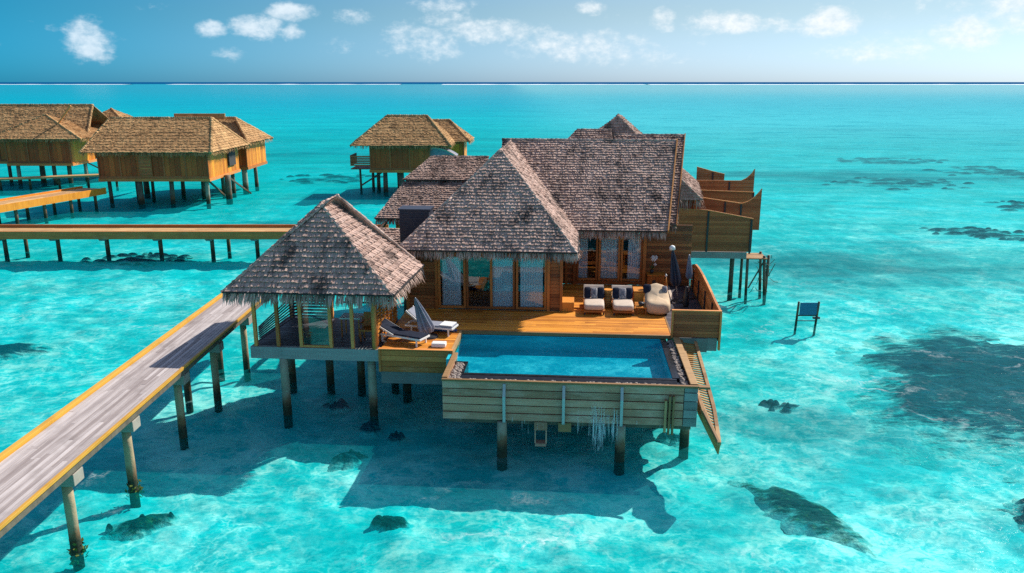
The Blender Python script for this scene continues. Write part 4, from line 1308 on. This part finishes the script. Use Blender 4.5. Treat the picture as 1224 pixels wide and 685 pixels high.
def beanbag():
    mb = MB()
    def fn(s, t):
        th = 2 * math.pi * s; ph = -math.pi / 2 + math.pi * t
        r = math.cos(ph); x = .52 * math.copysign(abs(r) ** .6, r) * math.copysign(abs(math.cos(th)) ** .6, math.cos(th))
        y = .80 * math.copysign(abs(r) ** .6, r) * math.copysign(abs(math.sin(th)) ** .6, math.sin(th))
        zz = .30 * math.copysign(abs(math.sin(ph)) ** .6, math.sin(ph))
        back = max(0, (y + .15)) ** 1.2
        if zz > 0: zz += .62 * back * (1 - .3 * abs(x))
        n = .03 * noise.noise(Vector((x * 4, y * 4, zz * 4)))
        return (3.48 + x, 32.35 + y, max(D + .004, D + .30 + zz + n))
    mb.grid(fn, 36, 18)
    t = mb.build('beanbag_chair', M['beige'], None, True, base=(3.48, 32.35, D)); tag(t, 'plump beige canvas lounge chair beside the shade-coloured deck boards', 'beanbag')
    pillow(3.08, 32.75, D + .86, .34, .42, 'navy', 'navy pillow on the left side of the beige lounge chair', 'pillows on the beige lounge chair')
    pillow(3.80, 32.70, D + .86, .22, .32, 'stripe', 'small dark brown grey pillow on the right side of the beige lounge chair', 'pillows on the beige lounge chair')


beanbag()


def basket(u, v, label):
    t = thing('wicker_stool', label, 'stool', (u, v, D))
    mb = MB()
    for i in range(9): mb.tube([(u, v, D + .03 + i * .078), (u, v, D + .06 + i * .078), (u, v, D + .10 + i * .078)], [.165, .185, .165], 16)
    mb.build('body', M['wicker'], t, True)
    mb = MB(); mb.tube([(u, v, D + .735), (u, v, D + .77)], [.2, .19], 16); mb.build('top', M['orange'], t)


basket(1.45, 32.9, 'orange wicker stool between the two white daybeds')


def tray_table():
    t = thing('tray_table', 'high wooden tray table between the right daybed and the beige lounge chair', 'table', (2.72, 32.9, D))
    mb = MB(); mb.box(2.52, 2.95, 32.7, 33.5, D + .72, D + .76); mb.box(2.52, 2.95, 32.68, 32.72, D + .30, D + .70); mb.build('tabletop', M['orange'], t)
    for a in (2.53, 2.89):
        for b in (32.72, 33.43):
            mb = MB(); mb.box(a, a + .05, b, b + .05, D + .002, D + .72); mb.build('leg', M['orange'], t)
    o = thing('low_table', 'low wooden table in front of the tray table holding a dark bowl', 'table', (2.78, 32.0, D))
    mb = MB(); mb.box(2.58, 3.0, 31.75, 32.3, D + .28, D + .32); mb.build('tabletop', M['orange'], o)
    for a in (2.59, 2.95):
        for b in (31.76, 32.25):
            mb = MB(); mb.box(a, a + .04, b, b + .04, D + .002, D + .278); mb.build('leg', M['frame'], o)
    mb = MB(); mb.tube([(2.8, 32.05, D + .322), (2.8, 32.05, D + .36), (2.8, 32.05, D + .46), (2.8, 32.05, D + .44)], [.06, .11, .14, .10], 16)
    tag(mb.build('bowl', M['dark'], None, True, base=(2.8, 32.05, D + .32)), 'small dark bowl on the low wooden table', 'bowl')


tray_table()


def cabinet():
    t = thing('wooden_cabinet', 'orange wooden cabinet against the wall right of the windows', 'cabinet', (3.8, 36.3, D))
    mb = MB(); mb.box(3.40, 4.15, 36.1, 36.7, D + .08, D + .62); mb.build('body', M['orange'], t, bevel=.01)
    mb = MB(); mb.box(3.36, 4.19, 36.06, 36.72, D + .622, D + .67); mb.build('top', M['deck'], t)
    for a in (3.42, 3.76):
        mb = MB(); mb.box(a, a + .32, 36.07, 36.098, D + .13, D + .58); mb.build('door', M['orange'], t)
    mb = MB(); mb.tube([(3.68, 36.05, D + .35), (3.68, 36.068, D + .35)], .09, 14); mb.build('handle', M['dark'], t)
    for a in (3.42, 4.08):
        mb = MB(); mb.box(a, a + .05, 36.15, 36.2, D + .002, D + .078); mb.build('leg', M['frame'], t)
    p = thing('potted_orchid', 'white flowering orchid in a dark pot on the wooden cabinet', 'plant', (3.6, 36.4, D + .67))
    mb = MB(); mb.tube([(3.6, 36.4, D + .672), (3.6, 36.4, D + .84)], [.07, .10], 14); mb.build('pot', M['dark'], p, True)
    mb = MB()
    for a in range(7):
        c, s = math.cos(a * .9), math.sin(a * .9)
        mb.face([(3.6, 36.4, D + .84), (3.6 + .12 * c - .03 * s, 36.4 + .12 * s + .03 * c, D + 1.0), (3.6 + .26 * c, 36.4 + .26 * s, D + .93), (3.6 + .12 * c + .03 * s, 36.4 + .12 * s - .03 * c, D + 1.0)])
    mb.tube([(3.6, 36.4, D + .84), (3.62, 36.4, D + 1.2), (3.7, 36.35, D + 1.45)], .012, 6); mb.build('leaves', M['leaf'], p)
    mb = MB()
    for i in range(12):
        q = Vector((3.62 + random.uniform(-.05, .16), 36.36 + random.uniform(-.08, .08), D + random.uniform(1.1, 1.5)))
        for k in range(4):
            a = k * 1.57; e1 = Vector((math.cos(a), .3, math.sin(a))) * .055; e2 = Vector((-math.sin(a), .3, math.cos(a))) * .03
            mb.face([q, q + e1 - e2, q + e1 * 1.4, q + e1 + e2])
    mb.build('flowers', M['white'], p)


cabinet()


def oar_lamp():
    t = thing('standing_torch', 'slim wooden torch standing beside the cabinet near the beige lounge chair', 'torch', (4.05, 34.6, D))
    mb = MB(); mb.tube([(4.05, 34.6, D + .003), (4.05, 34.6, D + .12), (4.05, 34.6, D + .7), (4.05, 34.6, D + .95)], [.14, .13, .06, .03], 12); mb.build('shaft', M['orange'], t, True)
    mb = MB(); mb.tube([(4.05, 34.6, D + .95), (4.05, 34.6, D + 1.0), (4.05, 34.6, D + 1.08)], [.03, .055, .02], 10); mb.build('head', M['white'], t, True)


oar_lamp()


def closed_parasol(label, foot, top, fold0, rad, mat, cap=True, drop=None):
    """a parasol folded along its pole: foot and top of the pole, fabric from fold0 (0..1 along the pole) to the top"""
    foot, top = Vector(foot), Vector(top)
    t = thing('closed_parasol', label, 'parasol', foot)
    mb = MB(); mb.tube([foot + Vector((0, 0, .05)), top], .028, 10); mb.build('pole', M['metal'], t, True)
    mb = MB(); mb.tube([foot + Vector((0, 0, .002)), foot + Vector((0, 0, .07)), foot + Vector((0, 0, .09))], [.30, .28, .06], 24); mb.build('base', M['dark'], t)
    d = (top - foot); a = d.cross(Vector((0, 1, 0))).normalized(); b = d.cross(a).normalized()
    mb = MB()
    def fn(s, q):
        th = 2 * math.pi * s
        f = fold0 + (1.0 - fold0) * q
        r = rad * (1 - q) ** .75 * (.72 + .28 * math.cos(th * 8 + q * 1.5)) * (1 + .15 * math.sin(th * 3)) + .02
        if q < .12: r *= .55 + q * 3.7
        return foot + d * f + (a * math.cos(th) + b * math.sin(th)) * r
    mb.grid(fn, 64, 16); mb.build('canopy', mat, t, True)
    if cap:
        mb = MB(); mb.tube([top - d * .02, top + d.normalized() * .10, top + d.normalized() * .16], [.13, .12, .03], 14); mb.build('cap', M['white'], t, True)
    return t


closed_parasol('dark closed parasol with white cap standing on the shade-coloured deck boards at the right', (4.55, 34.0, D), (4.22, 34.2, D + 2.30), .30, .27, M['slate'])
closed_parasol('slim grey closed parasol leaning beside the dark one near the curved fence', (5.1, 34.6, D), (5.0, 34.5, D + 2.0), .45, .16, M['greyfab'], False)
mb = MB(); mb.tube([(4.78, 33.2, D + .003), (4.78, 33.2, D + .1), (4.78, 33.2, D + .55), (4.78, 33.2, D + .82), (4.78, 33.2, D + .88)], [.10, .13, .12, .06, .08], 16)
tag(mb.build('floor_vase', M['dark'], None, True, base=(4.78, 33.2, D)), 'tall dark vase on the shade-coloured deck boards below the parasols', 'vase')
mb = MB(); mb.obox((4.28, 33.6, D + .006), (.12, 0, 0), (.05, 3.0, 0), (0, 0, .02))
tag(mb.build('deck_mat', M['cushion'], None, base=(4.3, 35, D)), 'narrow pale strip mat lying on the shade-coloured deck boards', 'mat')


def lounger(label, loc, rz, backang, cloth, towel=None):
    """sun lounger built along +y from its foot end, then turned"""
    Rm = Matrix.Rotation(rz, 4, 'Z'); L = Vector(loc)
    X = lambda p: L + (Rm @ Vector(p))
    t = thing('sun_lounger', label, 'sun lounger', loc, FRAME_H, 'sun loungers on the left deck')
    def ob(mb, o, a, b, c): return mb.obox(X(o), Rm.to_3x3() @ Vector(a), Rm.to_3x3() @ Vector(b), Rm.to_3x3() @ Vector(c))
    mb = MB()
    for x in (-.33, .28): ob(mb, (x, 0, .26), (.05, 0, 0), (0, 1.95, 0), (0, 0, .06))
    ob(mb, (-.28, 0, .26), (.56, 0, 0), (0, .05, 0), (0, 0, .06)); ob(mb, (-.28, 1.9, .26), (.56, 0, 0), (0, .05, 0), (0, 0, .06))
    mb.build('frame', M['white'], t)
    for x in (-.33, .28):
        for y in (.15, 1.65):
            mb = MB(); ob(mb, (x, y, .003), (.05, 0, 0), (0, .05, 0), (0, 0, .256)); mb.build('leg', M['white'], t)
    mb = MB(); ob(mb, (-.29, .03, .322), (.58, 0, 0), (0, 1.15, 0), (0, 0, .06)); mb.build('mattress', M[cloth], t, bevel=.02)
    c, s = math.cos(backang), math.sin(backang)
    mb = MB(); ob(mb, (-.31, 1.19, .33), (.62, 0, 0), (0, .85 * c, .85 * s), (0, -.06 * s, .06 * c)); b = mb.build('backrest', M[cloth], t, bevel=.02)
    mb = MB(); ob(mb, (-.345, 1.19, .30), (.034, 0, 0), (0, .9 * c, .9 * s), (0, -.06 * s, .06 * c)); ob(mb, (.311, 1.19, .30), (.034, 0, 0), (0, .9 * c, .9 * s), (0, -.06 * s, .06 * c)); mb.build('back_frame', M['white'], b)
    if towel:
        mb = MB(); ob(mb, (-.27, .05, .385), (.54, 0, 0), (0, .5, 0), (0, 0, .03)); mb.build('towel', M[towel], t)
    return t


lounger('grey sun lounger with raised back and a white towel at the pool corner', (-4.45, 28.55, D), R(78), R(38), 'greyfab', 'white')
lounger('low dark sun lounger lying flat near the front edge of the left deck', (-5.35, 27.15, D), R(68), R(22), 'navy')
closed_parasol('tall grey closed parasol standing over the loungers on the left deck', (-5.35, 28.15, D), (-5.95, 28.45, D + 1.45), .10, .34, M['greyfab'], False)
mb = MB(); mb.box(-5.10, -4.58, 26.95, 27.28, D + .004, D + .16)
tag(mb.build('towel_stack', M['white'], None, base=(-4.8, 27.1, D), bevel=.03), 'folded white towel stack on the front right corner of the left deck', 'towel')
mb = MB(); mb.obox((-5.6, 28.85, D + .012), (1.15, 0, 0), (0, .16, 0), (0, 0, .06))
tag(mb.build('towel', M['towelblue'], None, base=(-5, 28.9, D), bevel=.02), 'rolled blue towel on the deck behind the grey lounger', 'towel')

# ------------------------------------------------------------------ sign standing in the water
sg = thing('water_sign', 'blank blue panel on two dark posts standing alone in the lagoon right of the villa', 'sign', (14.9, 38.7, 0), FRAME_W)
pile(sg, 14.5, 38.7, 1.25, -1.7, .055, 'piledark', (-.12, 0), 10, 'post'); pile(sg, 15.52, 38.7, 1.25, -1.7, .055, 'piledark', (-.18, 0), 10, 'post')
mb = MB(); mb.box(14.58, 15.44, 38.67, 38.72, .56, 1.20); mb.build('panel', M['blue'], sg)
mb = MB(); mb.box(14.45, 15.4, 38.68, 38.72, .22, .26); mb.box(14.5, 15.5, 38.66, 38.73, .50, .555); mb.box(15.28, 15.62, 38.62, 38.76, .36, .45); mb.build('cross_bar', M['dark'], sg)


# ------------------------------------------------------------------ huts beyond
def hut(label, base, walls, roofs, piles_, braces=(), extras=None):
    t = thing('thatched_hut', label, 'hut', base, FRAME_W, 'thatched huts on stilts beyond the villa')
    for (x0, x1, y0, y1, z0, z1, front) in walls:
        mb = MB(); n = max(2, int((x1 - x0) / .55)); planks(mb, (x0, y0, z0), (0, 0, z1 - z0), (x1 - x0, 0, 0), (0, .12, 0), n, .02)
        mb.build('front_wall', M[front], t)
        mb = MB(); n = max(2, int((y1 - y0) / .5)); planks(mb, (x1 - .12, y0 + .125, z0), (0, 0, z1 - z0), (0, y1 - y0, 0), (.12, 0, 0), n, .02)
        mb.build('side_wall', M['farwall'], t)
        for bx in [x0 + .05 + (x1 - x0 - .1) * q / max(1, round((x1 - x0) / 2.3)) for q in range(max(1, round((x1 - x0) / 2.3)) + 1)]:
            mb = MB(); mb.box(bx - .07, bx + .07, y0 - .06, y0 - .005, z0 + .02, z1); mb.build('batten', M['screen'], t)
        mb = MB(); mb.box(x0, x1, y0 - .045, y0 - .008, z0 + .01, z0 + .22); mb.box(x0, x1, y0 - .045, y0 - .008, z1 - .3, z1 - .1); mb.build('trim', M['screen'], t)
        mb = MB(); mb.box(x0, x0 + .1, y0 + .13, y1, z0, z1); mb.box(x0, x1, y1, y1 + .1, z0, z1); mb.build('back_wall', M['farshaded'], t)
        mb = MB(); mb.box(x0 - .1, x1 + .1, y0 - .1, y1 + .2, z0 - .3, z0 - .004); mb.build('floor', M['fascia'], t)
    for (sl, hp, ev) in roofs:
        roof(t, sl, hp, ev, M['thatch_far'], course=.27, wmin=.08, wmax=.26, butt=.08, rad=.15, fl=.4, dens=22, batten=False)
    for (x, y, r, mt) in piles_: pile(t, x, y, 2.5, -1.7, r, mt, (random.uniform(-.08, .08), 0), 10)
    for p, q in braces:
        mb = MB(); mb.bar(p, q, .16, .16); mb.build('brace', M['piledark'], t)
    return t


# hut on the left with the long front
e = 5.25
a0, a1, a2, a3 = (-42.6, 79.2, e), (-29.7, 79.2, e), (-29.3, 89.8, e), (-42.6, 89.8, e)
r0, r1 = (-41.9, 84.6, 8.35), (-31.3, 84.6, 8.35)
b0, b1, b2, b3 = (-39.0, 88.2, e + .1), (-29.5, 90.0, e + .1), (-29.3, 98.6, e + .1), (-39.0, 98.6, e + .1)
s0, s1 = (-37.5, 93.6, 8.0), (-31.9, 93.6, 8.0)
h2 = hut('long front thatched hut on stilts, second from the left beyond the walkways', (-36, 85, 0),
         [(-41.4, -30.4, 80, 89, 2.62, e, 'farshaded'), (-37, -30.1, 91, 98, 2.62, e + .1, 'farshaded')],
         [([(a0, a1, r1, r0), (a1, a2, r1, r1), (a2, a3, r0, r1), (a3, a0, r0, r0)], [(a0, r0), (a1, r1), (a2, r1), (r0, r1)], [(a0, a1, (0, -1, 0)), (a1, a2, (1, 0, 0))]),
          ([(b0, b1, s1, s0), (b1, b2, s1, s1), (b3, b0, s0, s0)], [(b1, s1), (b2, s1), (s0, s1)], [(b0, b1, (0, -1, 0)), (b1, b2, (1, 0, 0))])],
         [(-41, 81, .18, 'piledark'), (-37.6, 80.3, .28, 'piledark'), (-34.5, 80.6, .22, 'piledark'), (-30.9, 80.6, .2, 'pile'), (-39.6, 84, .2, 'piledark'), (-38.4, 85, .16, 'piledark'), (-36, 87, .2, 'piledark'), (-33.4, 86, .2, 'piledark'), (-32, 88, .18, 'piledark'), (-40.5, 88, .3, 'piledark'),
          (-30.0, 84.0, .3, 'piledark'), (-30.6, 91.3, .3, 'pile'), (-30.2, 94, .2, 'piledark'), (-31, 88.5, .2, 'piledark')],
         [((-30.0, 84.2, 2.3), (-28.8, 87.5, .1)), ((-31.4, 82, 2.3), (-30.8, 85, .2))])
mb = MB(); mb.box(-37.3, -36.0, 79.90, 79.93, 2.75, 5.0); mb.build('door', M['screen'], h2)
mb = MB()
for i in range(6): mb.box(-37.2, -36.1, 79.86, 79.895, 2.9 + i * .34, 2.98 + i * .34)
mb.build('louvre', M['fascia'], h2)
mb = MB(); mb.box(-30.38, -30.2, 85.6, 87.6, 3.3, 5.0); mb.build('window', M['interior'], h2)
mb = MB(); mb.box(-36, -30.6, 86.5, 86.7, 8.35, 8.75); mb.build('rear_ridge', M['thatch_far'], h2)

# hut with balcony straight ahead
e = 5.3
a0, a1, a2, a3 = (-17.5, 87.2, e), (-6.6, 87.2, e), (-6.6, 96.0, e), (-17.5, 96.0, e)
r0, r1 = (-14.1, 91.8, 8.3), (-9.6, 91.8, 8.3)
b0, b1, b2, b3 = (-16, 93.2, e), (-4.9, 93.2, e), (-4.7, 100, e), (-16, 100, e)
s0, s1 = (-15.5, 96.6, 7.6), (-7.4, 96.6, 7.6)
h3 = hut('thatched hut with a railed balcony standing behind the grey lower roofs', (-12, 91, 0),
         [(-15.6, -9.0, 88, 95, 2.62, e, 'farshaded'), (-14.5, -5.6, 94, 99.5, 2.62, e, 'farwall')],
         [([(a0, a1, r1, r0), (a1, a2, r1, r1), (a2, a3, r0, r1), (a3, a0, r0, r0)], [(a0, r0), (a1, r1), (r0, r1)], [(a0, a1, (0, -1, 0)), (a1, a2, (1, 0, 0))]),
          ([(b0, b1, s1, s0), (b1, b2, s1, s1)], [(b1, s1), (s0, s1)], [(b1, b2, (1, 0, 0))])],
         [(-14.2, 89.4, .25, 'piledark'), (-12.4, 89, .32, 'piledark'), (-10.6, 89, .25, 'piledark'), (-15.4, 92, .2, 'piledark'), (-13.2, 93, .2, 'piledark'), (-17.3, 91, .12, 'piledark'), (-16.2, 93, .16, 'piledark'), (-11.5, 94, .25, 'piledark'), (-9.3, 94, .25, 'piledark'), (-6.5, 95, .25, 'piledark')],
         [((-17.3, 91, .5), (-14.4, 90, 2.3))])
mb = MB(); planks(mb, (-17.8, 88.05, 3.05), (2.15, 0, 0), (0, 0, 1.15), (0, .08, 0), 6, .05); mb.box(-17.8, -17.7, 88.14, 91.5, 3.05, 4.2); mb.box(-17.8, -15.6, 88.2, 92, 2.65, 2.75); mb.build('balcony', M['screen'], h3)
mb = MB(); mb.grid(lambda a, b: (-9.3 + 3.2 * a, 88.3 + 3 * b, 5.0 - .95 * a ** 2.4), 12, 2); mb.grid(lambda a, b: (-9.3 + 3.2 * a, 88.28, 5.0 - .95 * a ** 2.4 - 1.2 * b * (1 - a)), 12, 2); mb.build('curved_awning', M['greyfab'], h3, True)
mb = MB(); mb.tube([(-9.3 + 3.2 * i / 12, 88.2, 5.05 - .95 * (i / 12) ** 2.4) for i in range(13)], .09, 8); mb.build('awning_edge', M['cushion'], h3, True)

# hut at the left edge
e = 5.5
a0, a1, a2, a3 = (-72, 97.2, e), (-51.2, 97.2, e), (-51.2, 107, e), (-72, 107, e)
r0, r1 = (-72, 102.2, 9.2), (-52.6, 102.2, 9.2)
b0, b1, b2 = (-61.5, 94.2, e), (-50.6, 94.6, e), (-49.2, 101.5, e)
ss = (-56.6, 98.6, 8.15)
c0, c1, c2 = (-58, 103.5, e), (-48.4, 104.0, e), (-48.2, 113, e)
cs = (-53.2, 108, 8.6)
h1 = hut('wide thatched hut on stilts cut off by the left edge', (-60, 101, 0),
         [(-70, -57.5, 98, 106, 2.6, e, 'farshaded'), (-60.2, -52.5, 95.6, 101, 2.6, e, 'farshaded'), (-56, -50.2, 105, 111, 2.6, e, 'farwall')],
         [([(a0, a1, r1, r0), (a2, a3, r0, r1)], [(r0, r1), (a1, r1)], [(a0, a1, (0, -1, 0))]),
          ([(b0, b1, ss, ss), (b1, b2, ss, ss), ((-61.5, 101, e), b0, ss, ss)], [(b0, ss), (b1, ss)], [(b0, b1, (0, -1, 0)), (b1, b2, (1, -.2, 0))]),
          ([(c0, c1, cs, cs), (c1, c2, cs, cs)], [(c1, cs)], [(c1, c2, (1, 0, 0))])],
         [(-59.6, 96.5, .22, 'pile'), (-57.6, 98, .3, 'piledark'), (-55.3, 96.5, .22, 'piledark'), (-54, 97.5, .25, 'piledark'), (-52.8, 99, .22, 'pile'), (-62, 98.6, .2, 'piledark'), (-64, 98.6, .25, 'piledark'), (-51, 106, .25, 'piledark')],
         [((-52.6, 99, 2.4), (-50.2, 101, .4))])
mb = MB(); mb.bar((-52.6, 97.1, 9.25), (-54.8, 97.0, 6.6), .2, .16); mb.build('verge_board', M['post'], h1)


def jetty():
    t = thing('boat_jetty', 'low timber jetty with a tall frame in front of the hut at the left edge', 'jetty', (-56, 92, .9), FRAME_W)
    mb = MB(); mb.obox((-59.5, 90.5, 1.1), (14, 3.2, .25), (-.3, 1.4, 0), (0, 0, .2)); mb.build('deck_boards', M['walkx'], t)
    for i in range(5): pile(t, -58.8 + i * 3, 91.4 + i * .7, 1.1, -1.7, .13, 'piledark')
    mb = MB(); mb.bar((-60.5, 90, 1.2), (-61, 90, 6.2), .12, .12); mb.bar((-66, 90, 1.2), (-66, 90, 6.2), .12, .12); mb.bar((-61, 90, 6.2), (-66, 90, 6.2), .12, .12); mb.build('frame', M['rim'], t)


jetty()
